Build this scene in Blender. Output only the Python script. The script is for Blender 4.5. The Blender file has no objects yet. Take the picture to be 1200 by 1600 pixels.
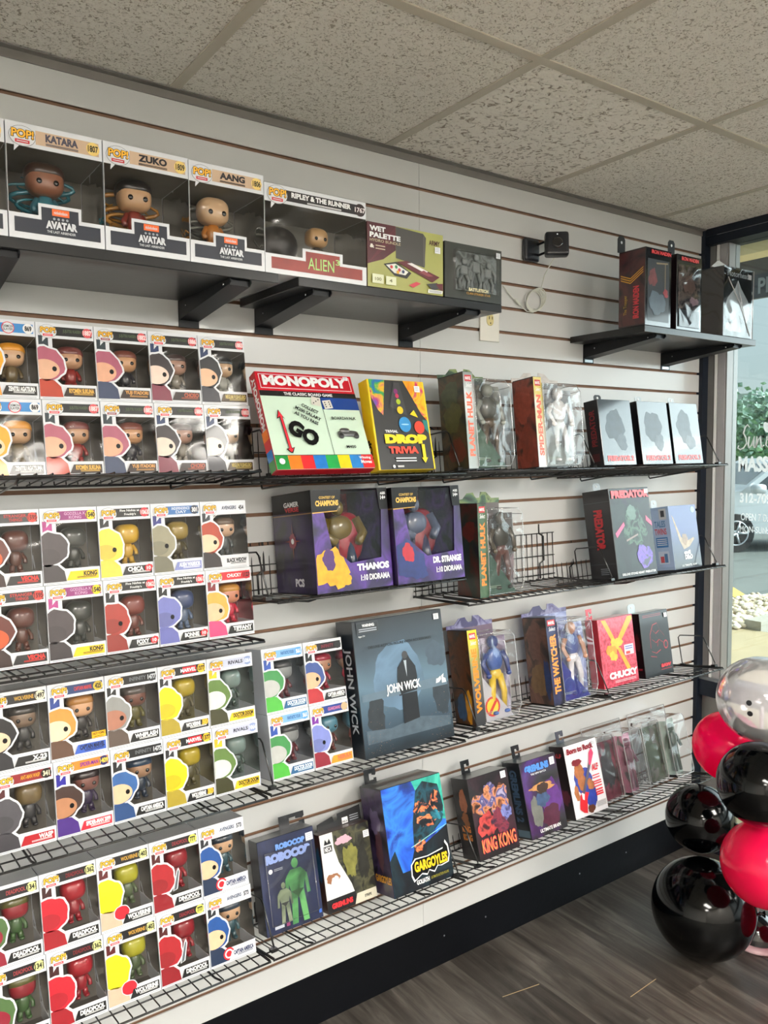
import bpy, bmesh, math, random
from mathutils import Vector, Matrix
PI = math.pi
random.seed(7)
S = bpy.context.scene
COL = S.collection
R = math.radians

# ------------------------------------------------------------------ camera, world, sun, lamps, exposure
cam = bpy.data.cameras.new('camera')
cam.sensor_fit = 'HORIZONTAL'; cam.sensor_width = 36.0; cam.lens = 36.0 * 1245.0 / 1200.0
cam.clip_start = 0.02; cam.clip_end = 400
camo = bpy.data.objects.new('camera', cam); COL.objects.link(camo)
cr = Vector((0.81629, -0.57757, -0.00897)); cu = Vector((0.04803, 0.05238, 0.99747)); cf = Vector((0.57564, 0.81466, -0.07049))
m3 = Matrix((cr, cu, -cf)).transposed()
camo.matrix_world = Matrix.Translation((0.0, -1.8584, 1.5946)) @ m3.to_4x4()
S.camera = camo
S.view_settings.view_transform = 'Standard'; S.view_settings.look = 'None'
S.view_settings.gamma = 1.0; S.view_settings.use_curve_mapping = False
EXPOSURE = 0.38
SKY_STRENGTH = 0.85
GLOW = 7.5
SUN_STRENGTH = 3.4
TROFFER = 41.0
S.view_settings.exposure = EXPOSURE
S.cycles.use_denoising = True
S.cycles.transparent_max_bounces = 24
S.cycles.max_bounces = 10
S.cycles.sample_clamp_indirect = 6.0

w = bpy.data.worlds.new('world'); S.world = w; w.use_nodes = True
nt = w.node_tree; nt.nodes.clear()
sky = nt.nodes.new('ShaderNodeTexSky'); sky.sky_type = 'NISHITA'; sky.sun_disc = False
sky.sun_elevation = R(48); sky.sun_rotation = R(125); sky.air_density = 1.3; sky.dust_density = 4.0; sky.altitude = 100
haze = nt.nodes.new('ShaderNodeMixRGB'); haze.inputs[0].default_value = 0.72; haze.inputs[2].default_value = (0.74, 0.90, 0.94, 1)
skm = nt.nodes.new('ShaderNodeMixRGB'); skm.blend_type = 'MULTIPLY'; skm.inputs[0].default_value = 1; skm.inputs[2].default_value = (0.12, 0.12, 0.12, 1)
# glow added to the sky to brighten the slat wall and box fronts
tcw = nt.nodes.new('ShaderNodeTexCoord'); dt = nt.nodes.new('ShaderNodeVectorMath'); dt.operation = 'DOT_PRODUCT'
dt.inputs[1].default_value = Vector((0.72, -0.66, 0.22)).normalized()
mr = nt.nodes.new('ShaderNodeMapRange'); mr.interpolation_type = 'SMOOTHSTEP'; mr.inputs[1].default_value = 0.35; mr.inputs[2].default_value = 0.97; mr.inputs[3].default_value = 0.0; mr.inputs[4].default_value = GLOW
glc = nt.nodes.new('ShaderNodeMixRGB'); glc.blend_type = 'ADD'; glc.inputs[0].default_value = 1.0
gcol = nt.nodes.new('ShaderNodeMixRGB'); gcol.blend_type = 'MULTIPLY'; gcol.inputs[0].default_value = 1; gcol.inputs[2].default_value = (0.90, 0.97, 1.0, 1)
bg = nt.nodes.new('ShaderNodeBackground'); bg.inputs[1].default_value = SKY_STRENGTH
wo = nt.nodes.new('ShaderNodeOutputWorld')
L_ = nt.links.new
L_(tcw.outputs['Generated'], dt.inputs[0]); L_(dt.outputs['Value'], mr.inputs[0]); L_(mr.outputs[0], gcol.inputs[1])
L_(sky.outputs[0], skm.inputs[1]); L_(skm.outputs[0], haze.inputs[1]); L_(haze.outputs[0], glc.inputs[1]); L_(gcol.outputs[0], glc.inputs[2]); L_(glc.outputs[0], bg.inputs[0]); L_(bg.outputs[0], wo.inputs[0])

sun = bpy.data.lights.new('sun', 'SUN'); sun.energy = SUN_STRENGTH; sun.angle = R(2); sun.color = (1, 0.95, 0.87)
suno = bpy.data.objects.new('sun', sun); COL.objects.link(suno)
suno.rotation_euler = Vector((-0.5, 0.5, -0.95)).to_track_quat('-Z', 'Y').to_euler()
suno['kind'] = 'helper'
pt = bpy.data.lights.new('window_portal', 'AREA'); pt.shape = 'RECTANGLE'; pt.size = 3.4; pt.size_y = 1.75; pt.cycles.is_portal = True
pto = bpy.data.objects.new('window_portal', pt); COL.objects.link(pto)
pto.location = (2.96, -1.75, 1.55); pto.rotation_euler = Vector((-1, 0, 0)).to_track_quat('-Z', 'Z').to_euler()

# ------------------------------------------------------------------ materials
def lin(h):
    if isinstance(h, str):
        h = h.lstrip('#'); c = [int(h[i:i+2], 16) / 255 for i in (0, 2, 4)]
    else: c = list(h)
    return tuple((x / 12.92 if x <= 0.04045 else ((x + 0.055) / 1.055) ** 2.4) for x in c) + (1.0,)
MATS = {}
def newmat(name):
    m = bpy.data.materials.new(name); m.use_nodes = True
    n = m.node_tree; n.nodes.clear()
    return m, n
def nd(n, t, **k):
    x = n.nodes.new(t)
    for a, b in k.items(): setattr(x, a, b)
    return x
def M(col, rough=0.45, metal=0.0, var=0.05, scale=30.0, bump=0.0, bscale=None, coat=0.0, name=None, stretch=None, emit=0.0, sub=0.0, spec=0.5):
    """plain procedural material: base colour with a little noise variation"""
    key = (str(col), rough, metal, var, scale, bump, bscale, coat, stretch, emit, sub, spec)
    if key in MATS: return MATS[key]
    m, n = newmat(name or ('mat_' + str(len(MATS))))
    b = nd(n, 'ShaderNodeBsdfPrincipled'); o = nd(n, 'ShaderNodeOutputMaterial'); n.links.new(b.outputs[0], o.inputs[0])
    tc = nd(n, 'ShaderNodeTexCoord'); src = tc.outputs['Object']
    if stretch:
        mp = nd(n, 'ShaderNodeMapping'); mp.inputs['Scale'].default_value = stretch
        n.links.new(src, mp.inputs[0]); src = mp.outputs[0]
    c = lin(col)
    if var > 0:
        no = nd(n, 'ShaderNodeTexNoise'); no.inputs['Scale'].default_value = scale; no.inputs['Detail'].default_value = 4
        n.links.new(src, no.inputs['Vector'])
        mx = nd(n, 'ShaderNodeMixRGB')
        mx.inputs[1].default_value = tuple(max(0, x * (1 - var * 1.6)) for x in c[:3]) + (1,)
        mx.inputs[2].default_value = tuple(min(1, x * (1 + var * 1.6)) for x in c[:3]) + (1,)
        n.links.new(no.outputs[0], mx.inputs[0]); n.links.new(mx.outputs[0], b.inputs['Base Color'])
    else: b.inputs['Base Color'].default_value = c
    b.inputs['Roughness'].default_value = rough; b.inputs['Metallic'].default_value = metal; b.inputs['Specular IOR Level'].default_value = spec
    if coat: b.inputs['Coat Weight'].default_value = coat; b.inputs['Coat Roughness'].default_value = 0.06
    if sub: b.inputs['Subsurface Weight'].default_value = sub; b.inputs['Subsurface Radius'].default_value = (0.05, 0.02, 0.02)
    if bump:
        bn = nd(n, 'ShaderNodeTexNoise'); bn.inputs['Scale'].default_value = bscale or scale; bn.inputs['Detail'].default_value = 3
        bp = nd(n, 'ShaderNodeBump'); bp.inputs['Strength'].default_value = bump; bp.inputs['Distance'].default_value = 0.01
        n.links.new(src, bn.inputs['Vector']); n.links.new(bn.outputs[0], bp.inputs['Height']); n.links.new(bp.outputs[0], b.inputs['Normal'])
    if emit:
        b.inputs['Emission Color'].default_value = c; b.inputs['Emission Strength'].default_value = emit
    MATS[key] = m
    return m
def MN(cols, scale=8.0, rough=0.35, coat=0.5, detail=5, dist=0.8, grad=0.0):
    """printed picture ground: noise through a ramp of several inks, optional top-to-bottom ramp"""
    key = ('N', tuple(cols), scale, rough, coat, detail, dist, grad)
    if key in MATS: return MATS[key]
    m, n = newmat('print_%d' % len(MATS))
    b = nd(n, 'ShaderNodeBsdfPrincipled'); o = nd(n, 'ShaderNodeOutputMaterial'); n.links.new(b.outputs[0], o.inputs[0])
    tc = nd(n, 'ShaderNodeTexCoord')
    no = nd(n, 'ShaderNodeTexNoise'); no.inputs['Scale'].default_value = scale; no.inputs['Detail'].default_value = detail; no.inputs['Distortion'].default_value = dist
    n.links.new(tc.outputs['Object'], no.inputs['Vector'])
    fac = no.outputs[0]
    if grad:
        sp = nd(n, 'ShaderNodeSeparateXYZ'); n.links.new(tc.outputs['Generated'], sp.inputs[0])
        ma = nd(n, 'ShaderNodeMixRGB'); ma.inputs[0].default_value = grad
        n.links.new(no.outputs[0], ma.inputs[1]); n.links.new(sp.outputs[2], ma.inputs[2]); fac = ma.outputs[0]
    rp = nd(n, 'ShaderNodeValToRGB'); e = rp.color_ramp.elements
    lo, hi = (0.34, 0.66) if not grad else (0.12, 0.88)
    for i, c in enumerate(cols):
        p = lo + (hi - lo) * i / max(1, len(cols) - 1)
        if i < 2: e[i].position = p; el = e[i]
        else: el = e.new(p)
        el.color = lin(c)
    n.links.new(fac, rp.inputs[0]); n.links.new(rp.outputs[0], b.inputs['Base Color'])
    b.inputs['Roughness'].default_value = rough; b.inputs['Coat Weight'].default_value = coat; b.inputs['Coat Roughness'].default_value = 0.05
    MATS[key] = m
    return m
def MF(tint='#ffffff', base=0.03, gain=1.2, rough=0.05, wave=0.25, wscale=14.0, haze_=0.0):
    """clear plastic film: transparent with a glossy Fresnel sheen and gentle waves"""
    key = ('F', tint, base, gain, rough, wave, wscale, haze_)
    if key in MATS: return MATS[key]
    m, n = newmat('clear_film_%d' % len(MATS))
    tr = nd(n, 'ShaderNodeBsdfTransparent'); tr.inputs[0].default_value = lin(tint)
    gl = nd(n, 'ShaderNodeBsdfGlossy'); gl.inputs['Roughness'].default_value = rough
    fr = nd(n, 'ShaderNodeFresnel'); fr.inputs[0].default_value = 1.45
    mu = nd(n, 'ShaderNodeMath', operation='MULTIPLY_ADD'); mu.inputs[1].default_value = gain; mu.inputs[2].default_value = base; mu.use_clamp = True
    mx = nd(n, 'ShaderNodeMixShader'); o = nd(n, 'ShaderNodeOutputMaterial')
    n.links.new(fr.outputs[0], mu.inputs[0]); n.links.new(mu.outputs[0], mx.inputs[0])
    n.links.new(tr.outputs[0], mx.inputs[1]); n.links.new(gl.outputs[0], mx.inputs[2])
    last = mx.outputs[0]
    if haze_:
        di = nd(n, 'ShaderNodeBsdfDiffuse'); di.inputs[0].default_value = (0.9, 0.9, 0.92, 1)
        m2 = nd(n, 'ShaderNodeMixShader'); m2.inputs[0].default_value = haze_
        n.links.new(last, m2.inputs[1]); n.links.new(di.outputs[0], m2.inputs[2]); last = m2.outputs[0]
    n.links.new(last, o.inputs[0])
    if wave:
        tc = nd(n, 'ShaderNodeTexCoord'); no = nd(n, 'ShaderNodeTexNoise'); no.inputs['Scale'].default_value = wscale; no.inputs['Detail'].default_value = 1; no.inputs['Distortion'].default_value = 1.2
        bp = nd(n, 'ShaderNodeBump'); bp.inputs['Strength'].default_value = wave; bp.inputs['Distance'].default_value = 0.02
        n.links.new(tc.outputs['Object'], no.inputs['Vector']); n.links.new(no.outputs[0], bp.inputs['Height'])
        for x in (gl, fr): n.links.new(bp.outputs[0], x.inputs['Normal'])
    MATS[key] = m
    return m

WHITE = M('#dfe1e6', 0.3, var=0.015, name='white_card', coat=0.3)
EDGEW = M('#c9ccd2', 0.35, var=0.02, name='carton_side_card', coat=0.3)
BLACK = M('#08090b', 0.35, var=0.1, name='black_ink', spec=.3)
DARK = M('#6a665e', 0.6, var=0.12, scale=9, name='carton_inside_card')
YEL = M('#f6b93a', 0.35, var=0.02, name='yellow_ink')
RED = M('#d8232f', 0.35, var=0.02, name='red_ink')
WIRE = M('#0a0b0d', 0.35, var=0.1, name='black_coated_wire', coat=0.4)
FILM = MF()
FILMW = MF(base=0.012, gain=0.85, rough=0.13, wave=0.22, wscale=12)
SKIN = '#d9a884'
VINYL = lambda c: M(c, 0.32, var=0.03, coat=0.3)

# ------------------------------------------------------------------ text cache
TXT = {}
def text_geo(s, bold=0.02, shear=0.0):
    k = (s, bold, shear)
    if k in TXT: return TXT[k]
    cu_ = bpy.data.curves.new('t', 'FONT'); cu_.body = s; cu_.offset = bold; cu_.shear = shear; cu_.resolution_u = 3; cu_.fill_mode = 'FRONT'
    ob = bpy.data.objects.new('t', cu_); COL.objects.link(ob)
    dg = bpy.context.evaluated_depsgraph_get()
    me = bpy.data.meshes.new_from_object(ob.evaluated_get(dg))
    vs = [(v.co.x, v.co.y) for v in me.vertices]; fs = [tuple(p.vertices) for p in me.polygons]
    bpy.data.objects.remove(ob); bpy.data.meshes.remove(me); bpy.data.curves.remove(cu_)
    x0 = min(v[0] for v in vs); x1 = max(v[0] for v in vs); y0 = min(v[1] for v in vs); y1 = max(v[1] for v in vs)
    vs = [((x - x0) / (x1 - x0), (y - y0) / (y1 - y0)) for x, y in vs]
    TXT[k] = (vs, fs)
    return TXT[k]

# ------------------------------------------------------------------ mesh builder
class MB:
    def __init__(s): s.v = []; s.f = []; s.m = []; s.mats = []; s.sm = []
    def mi(s, m):
        if m not in s.mats: s.mats.append(m)
        return s.mats.index(m)
    def add(s, vs, fs, m, smooth=False):
        o = len(s.v); s.v += [tuple(v) for v in vs]; i = s.mi(m)
        for f in fs: s.f.append(tuple(a + o for a in f)); s.m.append(i); s.sm.append(smooth)
        return s
    def box(s, x0, x1, y0, y1, z0, z1, m, skip=()):
        vs = [(x, y, z) for z in (z0, z1) for y in (y0, y1) for x in (x0, x1)]
        F = {'-z': (0, 2, 3, 1), '+z': (4, 5, 7, 6), '-y': (0, 1, 5, 4), '+y': (2, 6, 7, 3), '-x': (0, 4, 6, 2), '+x': (1, 3, 7, 5)}
        return s.add(vs, [F[k] for k in F if k not in skip], m)
    def bbox(s, x0, x1, y0, y1, z0, z1, m, r=0.001, seg=1):
        bm = bmesh.new(); bmesh.ops.create_cube(bm, size=1)
        for v in bm.verts: v.co = Vector(((x0 + x1) / 2 + v.co.x * (x1 - x0), (y0 + y1) / 2 + v.co.y * (y1 - y0), (z0 + z1) / 2 + v.co.z * (z1 - z0)))
        bmesh.ops.bevel(bm, geom=bm.edges[:], offset=r, segments=seg, affect='EDGES', profile=0.6)
        bm.verts.index_update()
        s.add([v.co[:] for v in bm.verts], [[v.index for v in f.verts] for f in bm.faces], m, seg > 1); bm.free(); return s
    def prism(s, pts, a, b, m, axis='y'):
        """extrude a 2D outline; axis y: pts are (x,z); axis x: pts are (y,z); axis z: (x,y)"""
        P_ = {'y': lambda p, t: (p[0], t, p[1]), 'x': lambda p, t: (t, p[0], p[1]), 'z': lambda p, t: (p[0], p[1], t)}[axis]
        n = len(pts); vs = [P_(p, a) for p in pts] + [P_(p, b) for p in pts]
        return s.add(vs, [tuple(range(n))[::-1], tuple(range(n, 2 * n))] + [(i, (i + 1) % n, (i + 1) % n + n, i + n) for i in range(n)], m)
    def tube(s, path, r, m, n=6, closed=False):
        path = [Vector(p) for p in path]; k = len(path); rings = []; up0 = None
        for i, p in enumerate(path):
            a = path[(i - 1) % k] if (closed or i > 0) else p; b = path[(i + 1) % k] if (closed or i < k - 1) else p
            t = (b - a).normalized()
            if up0 is None: up0 = Vector((0, 0, 1)) if abs(t.z) < 0.9 else Vector((1, 0, 0))
            u = (up0 - t * up0.dot(t))
            if u.length < 1e-4: u = t.orthogonal()
            u.normalize(); up0 = u; w_ = t.cross(u)
            rr = r[i] if isinstance(r, (list, tuple)) else r
            rings.append([p + (u * math.cos(2 * PI * j / n) + w_ * math.sin(2 * PI * j / n)) * rr for j in range(n)])
        vs = [q for g in rings for q in g]; fs = []
        for i in range(k if closed else k - 1):
            for j in range(n):
                fs.append((i * n + j, i * n + (j + 1) % n, ((i + 1) % k) * n + (j + 1) % n, ((i + 1) % k) * n + j))
        if not closed: fs += [tuple(range(n))[::-1], tuple((k - 1) * n + j for j in range(n))]
        return s.add(vs, fs, m, True)
    def sell(s, c, r, m, e=1.0, nu=20, nv=12, rot=None, zfun=None):
        """super-ellipsoid; e<1 boxier"""
        vs = []; fs = []
        sg = lambda x: math.copysign(abs(x) ** e, x)
        for i in range(nv + 1):
            ph = -PI / 2 + PI * i / nv
            for j in range(nu):
                th = 2 * PI * j / nu
                p = Vector((r[0] * sg(math.cos(ph)) * sg(math.cos(th)), r[1] * sg(math.cos(ph)) * sg(math.sin(th)), r[2] * sg(math.sin(ph))))
                if zfun: p = zfun(p)
                if rot: p = rot @ p
                vs.append(p + Vector(c))
        for i in range(nv):
            for j in range(nu): fs.append((i * nu + j, i * nu + (j + 1) % nu, (i + 1) * nu + (j + 1) % nu, (i + 1) * nu + j))
        return s.add(vs, fs, m, True)
    def lathe(s, prof, m, n=24, mat4=None, smooth=True):
        vs = []; fs = []
        for r_, z in prof:
            for j in range(n):
                p = Vector((r_ * math.cos(2 * PI * j / n), r_ * math.sin(2 * PI * j / n), z)); vs.append(mat4 @ p if mat4 else p)
        for i in range(len(prof) - 1):
            for j in range(n): fs.append((i * n + j, i * n + (j + 1) % n, (i + 1) * n + (j + 1) % n, (i + 1) * n + j))
        return s.add(vs, fs, m, smooth)
    def build(s, name, parent=None, kind=None):
        me = bpy.data.meshes.new(name); me.from_pydata(s.v, [], s.f)
        for m in s.mats: me.materials.append(m)
        me.polygons.foreach_set('material_index', s.m); me.polygons.foreach_set('use_smooth', s.sm); me.update()
        o = bpy.data.objects.new(name, me); COL.objects.link(o)
        if parent: o.parent = parent
        if kind: o['kind'] = kind
        return o

class Face:
    """a printed face of a carton: layers of flat ink shapes, each a hair above the last.
    fr(u,v) with u,v in 0..1; base = function(u,v,layer)->xyz"""
    def __init__(s, base, W, H): s.b = base; s.W = W; s.H = H; s.k = 1; s.mb = MB()
    def _add(s, pts, fs, m):
        s.mb.add([s.b(u, v, s.k) for u, v in pts], fs, m); s.k += 1; return s
    def poly(s, pts, m):
        bm_pts = [(u, v) for u, v in pts]
        a = sum(bm_pts[i][0] * bm_pts[(i + 1) % len(bm_pts)][1] - bm_pts[(i + 1) % len(bm_pts)][0] * bm_pts[i][1] for i in range(len(bm_pts)))
        if a < 0: bm_pts = bm_pts[::-1]
        return s._add(bm_pts, [tuple(range(len(bm_pts)))], m)
    def rect(s, u0, v0, u1, v1, m): return s._add([(u0, v0), (u1, v0), (u1, v1), (u0, v1)], [(0, 1, 2, 3)], m)
    def ell(s, u, v, ru, rv, m, n=20): return s.poly([(u + ru * math.cos(2 * PI * i / n), v + rv * math.sin(2 * PI * i / n)) for i in range(n)], m)
    def cell(s, u, v, ru, rv, m, n=28): return s.poly([(max(.012, u + ru * math.cos(2 * PI * i / n)), v + rv * math.sin(2 * PI * i / n)) for i in range(n)], m)
    def circ(s, u, v, r, m, n=20): return s.ell(u, v, r, r * s.W / s.H, m, n)
    def blob(s, u, v, ru, rv, m, seed=0, amp=0.25, n=26, clip=None):
        rg = random.Random(seed); ph = [rg.uniform(0, 6.28) for _ in range(4)]
        P_ = []
        for i in range(n):
            t = 2 * PI * i / n; k = 1 + amp * (0.5 * math.sin(2 * t + ph[0]) + 0.35 * math.sin(3 * t + ph[1]) + 0.3 * math.sin(5 * t + ph[2]) + 0.3 * math.sin(9 * t + ph[3]))
            a, b = u + ru * k * math.cos(t), v + rv * k * math.sin(t)
            P_.append((min(0.99, max(0.01, a)), min(0.99, max(0.01, b))))
        return s.poly(P_, m)
    def text(s, t, u0, v0, u1, v1, m, bold=0.03, shear=0.0, rot=0):
        vs, fs = text_geo(t, bold, shear)
        if rot == 0: P_ = [(u0 + x * (u1 - u0), v0 + y * (v1 - v0)) for x, y in vs]
        elif rot == 90: P_ = [(u0 + (1 - y) * (u1 - u0), v0 + x * (v1 - v0)) for x, y in vs]       # reads upwards
        else: P_ = [(u0 + y * (u1 - u0), v0 + (1 - x) * (v1 - v0)) for x, y in vs]                # reads downwards
        return s._add(P_, fs, m)
    def rtext(s, t, cx, cy, w_, h_, ang, m, bold=0.03):
        """text turned by ang degrees about its centre (w_,h_ in fractions of width)"""
        vs, fs = text_geo(t, bold, 0); c, q = math.cos(R(ang)), math.sin(R(ang)); P_ = []
        for x, y in vs:
            a, b = (x - .5) * w_, (y - .5) * h_
            P_.append((cx + a * c - b * q, cy + (a * q + b * c) * s.W / s.H))
        return s._add(P_, fs, m)
    def lines(s, u0, u1, vs, t, m):
        for v in vs: s.rect(u0, v - t / 2, u1, v + t / 2, m); s.k -= 1
        s.k += 1; return s
    def build(s, name, parent): return s.mb.build(name, parent)
LAY = 0.00022
def front_face(W, H, y=0.0): return Face(lambda u, v, k: (u * W, y - LAY * k, v * H), W, H)
def left_face(D, H, x=0.0): return Face(lambda u, v, k: (x - LAY * k, (1 - u) * D, v * H), D, H)

def empty(name, loc, label, cat, group=None, lean=0.0, yaw=0.0):
    o = bpy.data.objects.new(name, None); COL.objects.link(o); o.empty_display_size = 0.05
    o.location = loc; o.rotation_euler = (-R(lean), 0, R(yaw)); o['label'] = label; o['category'] = cat
    if group: o['group'] = group
    return o
def tag(o, label, cat, group=None):
    o['label'] = label; o['category'] = cat
    if group: o['group'] = group
    return o
def copy_tree(src, parent=None):
    c = src.copy(); COL.objects.link(c); c.parent = parent
    for ch in [o for o in bpy.data.objects if o.parent == src]: copy_tree(ch, c)
    return c

# ------------------------------------------------------------------ room shell
PITCH = 0.0762; GZ0 = 2.360; CEIL = 2.450; X0R = -2.6; X1W = 2.830; YB = -4.6
grooves = [GZ0 - PITCH * k for k in range(29)]
PANEL = M('#cccdcc', 0.32, var=0.012, scale=3, coat=0.15, name='slatwall_laminate')
MDF = M('#7d5f4c', 0.8, var=0.22, scale=60, stretch=(0.6, 1, 3), name='bare_mdf_edge')
mb = MB(); gh = 0.0098; gd = 0.010
segs = [(X0R, -0.9922), (-0.9910, 1.4464), (1.4476, X1W)]
for xa, xb in segs:
    edges = [CEIL] + [z for g in grooves for z in (g + gh / 2, g - gh / 2)] + [0.152]
    for i in range(0, len(edges), 2):
        mb.box(xa, xb, 0.0, 0.004, edges[i + 1], edges[i], PANEL)
    for g in grooves:
        mb.box(xa, xb, 0.004, gd, g + gh / 2, g + gh / 2 + 0.004, MDF); mb.box(xa, xb, 0.004, gd, g - gh / 2 - 0.004, g - gh / 2, MDF)
    mb.box(xa, xb, gd, 0.018, 0.152, CEIL, MDF)
mb.box(X0R, X1W + 0.02, 0.018, 0.12, 0, CEIL + 0.1, M('#b9b4aa', 0.8, name='wall_core'))
wall = mb.build('wall_right', kind='structure')
wall.data.name = 'wall_right'
BASEM = M('#06080d', 0.5, spec=0.18, var=0.25, scale=5, bump=0.05, bscale=40, name='black_base_board')
mb = MB(); mb.box(X0R, X1W, 0.001, 0.018, 0.0, 0.1505, BASEM); mb.box(X0R, X1W, -0.002, 0.001, 0.145, 0.1505, BASEM)
for sx in (1.53, 1.705, 2.16, 2.42): mb.sell((sx, 0.0, 0.09), (0.003, 0.0015, 0.003), M('#8d9196', 0.3, 0.8), nu=8, nv=6)
mb.build('baseboard_right', kind='structure')

# floor: grey-brown vinyl planks that run away from the slat wall
def floor_mat():
    m, n = newmat('vinyl_plank_floor')
    b = nd(n, 'ShaderNodeBsdfPrincipled'); o = nd(n, 'ShaderNodeOutputMaterial'); n.links.new(b.outputs[0], o.inputs[0])
    tc = nd(n, 'ShaderNodeTexCoord')
    mp = nd(n, 'ShaderNodeMapping'); mp.inputs['Rotation'].default_value = (0, 0, R(90)); mp.inputs['Location'].default_value = (0.05, 0.12, 0)
    n.links.new(tc.outputs['Object'], mp.inputs[0])
    br = nd(n, 'ShaderNodeTexBrick'); br.offset = 0.37; br.inputs['Scale'].default_value = 1.0
    br.inputs['Brick Width'].default_value = 0.92; br.inputs['Row Height'].default_value = 0.152; br.inputs['Mortar Size'].default_value = 0.0009; br.inputs['Mortar Smooth'].default_value = 0.3
    br.inputs['Color1'].default_value = (0, 0, 0, 1); br.inputs['Color2'].default_value = (1, 1, 1, 1); br.inputs['Mortar'].default_value = (0.5, 0.5, 0.5, 1)
    n.links.new(mp.outputs[0], br.inputs['Vector'])
    m2 = nd(n, 'ShaderNodeMapping'); m2.inputs['Scale'].default_value = (26, 2.6, 10); n.links.new(tc.outputs['Object'], m2.inputs[0])
    ad = nd(n, 'ShaderNodeVectorMath', operation='ADD'); n.links.new(m2.outputs[0], ad.inputs[0])
    sc = nd(n, 'ShaderNodeVectorMath', operation='SCALE'); sc.inputs['Scale'].default_value = 17.0; n.links.new(br.outputs['Color'], sc.inputs[0]); n.links.new(sc.outputs[0], ad.inputs[1])
    no = nd(n, 'ShaderNodeTexNoise'); no.inputs['Scale'].default_value = 1.0; no.inputs['Detail'].default_value = 8; no.inputs['Roughness'].default_value = 0.62; no.inputs['Distortion'].default_value = 0.9
    n.links.new(ad.outputs[0], no.inputs['Vector'])
    rp = nd(n, 'ShaderNodeValToRGB'); e = rp.color_ramp.elements
    e[0].position = 0.28; e[0].color = lin('#2e2925'); e[1].position = 0.72; e[1].color = lin('#77706a')
    k = e.new(0.47); k.color = lin('#4c4641'); k = e.new(0.56); k.color = lin('#5b554f')
    n.links.new(no.outputs[0], rp.inputs[0])
    hv = nd(n, 'ShaderNodeMixRGB', blend_type='MULTIPLY'); hv.inputs[0].default_value = 0.35
    n.links.new(rp.outputs[0], hv.inputs[1]); n.links.new(br.outputs['Color'], hv.inputs[2])
    mm = nd(n, 'ShaderNodeMixRGB'); n.links.new(br.outputs['Fac'], mm.inputs[0]); n.links.new(hv.outputs[0], mm.inputs[1]); mm.inputs[2].default_value = lin('#4a443e')
    n.links.new(mm.outputs[0], b.inputs['Base Color']); b.inputs['Roughness'].default_value = 0.38
    bp = nd(n, 'ShaderNodeBump'); bp.inputs['Strength'].default_value = 0.15; bp.inputs['Distance'].default_value = 0.002
    n.links.new(no.outputs[0], bp.inputs['Height']); n.links.new(bp.outputs[0], b.inputs['Normal'])
    return m
mb = MB(); mb.box(X0R, 2.84, YB, 0.018, -0.08, 0.0, floor_mat()); mb.build('floor', kind='structure')
FG = M('#b9a27a', 0.6, name='plank_gap_sliver')
mb = MB()
for n_i, (xa, ya, xb, yb) in enumerate(((1.568, -0.222, 1.697, -0.2455), (1.872, -0.443, 2.001, -0.437))):
    mb = MB()
    mb.add([(xa, ya - .0012, .0006), (xb, yb - .0012, .0006), (xb, yb + .0012, .0006), (xa, ya + .0012, .0006)], [(0, 1, 2, 3)], FG)
    mb.build('trim_%d' % (1 if n_i == 0 else 13), kind='structure')

# ceiling: grid of lay-in tiles, fissured mineral fibre
def tile_mat(name, sc_, strength, c0, c1):
    m, n = newmat(name)
    b = nd(n, 'ShaderNodeBsdfPrincipled'); o = nd(n, 'ShaderNodeOutputMaterial'); n.links.new(b.outputs[0], o.inputs[0])
    tc = nd(n, 'ShaderNodeTexCoord')
    no = nd(n, 'ShaderNodeTexNoise'); no.inputs['Scale'].default_value = sc_; no.inputs['Detail'].default_value = 5; no.inputs['Roughness'].default_value = 0.6; no.inputs['Distortion'].default_value = 1.6
    n.links.new(tc.outputs['Object'], no.inputs['Vector'])
    vo = nd(n, 'ShaderNodeTexVoronoi'); vo.inputs['Scale'].default_value = sc_ * 1.7; vo.inputs['Randomness'].default_value = 1
    n.links.new(tc.outputs['Object'], vo.inputs['Vector'])
    rp = nd(n, 'ShaderNodeValToRGB'); e = rp.color_ramp.elements
    e[0].position = 0.36; e[0].color = lin(c0); e[1].position = 0.47; e[1].color = lin(c1)
    n.links.new(no.outputs[0], rp.inputs[0]); n.links.new(rp.outputs[0], b.inputs['Base Color'])
    b.inputs['Roughness'].default_value = 0.95; b.inputs['Specular IOR Level'].default_value = 0.1
    mx = nd(n, 'ShaderNodeMath', operation='MULTIPLY_ADD'); mx.inputs[1].default_value = 0.5
    n.links.new(vo.outputs[0], mx.inputs[0]); n.links.new(no.outputs[0], mx.inputs[2])
    bp = nd(n, 'ShaderNodeBump'); bp.inputs['Strength'].default_value = strength; bp.inputs['Distance'].default_value = 0.012
    n.links.new(mx.outputs[0], bp.inputs['Height']); n.links.new(bp.outputs[0], b.inputs['Normal'])
    return m
TILE = tile_mat('ceiling_tile_fine', 95, 0.8, '#b3a998', '#fffaf0')
TILEC = tile_mat('ceiling_tile_coarse', 42, 1.0, '#a89d8d', '#fffaf0')
BX = [0.715 + 0.6096 * k for k in range(-5, 5)]
BY = [-0.592 - 0.6096 * k for k in range(0, 8)]
TB = 0.024
mb = MB()
xs = [X0R] + [x for x in BX if x > X0R] + [2.84]; ys = [0.0] + BY
ys = [y for y in ys if y > YB] + [YB]
LIGHTS = [(-0.504, -2.421, 1, 2), (1.93, -2.421, 1, 2), (0.715, -3.64, 1, 1), (-1.72, -3.64, 1, 1)]
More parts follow.
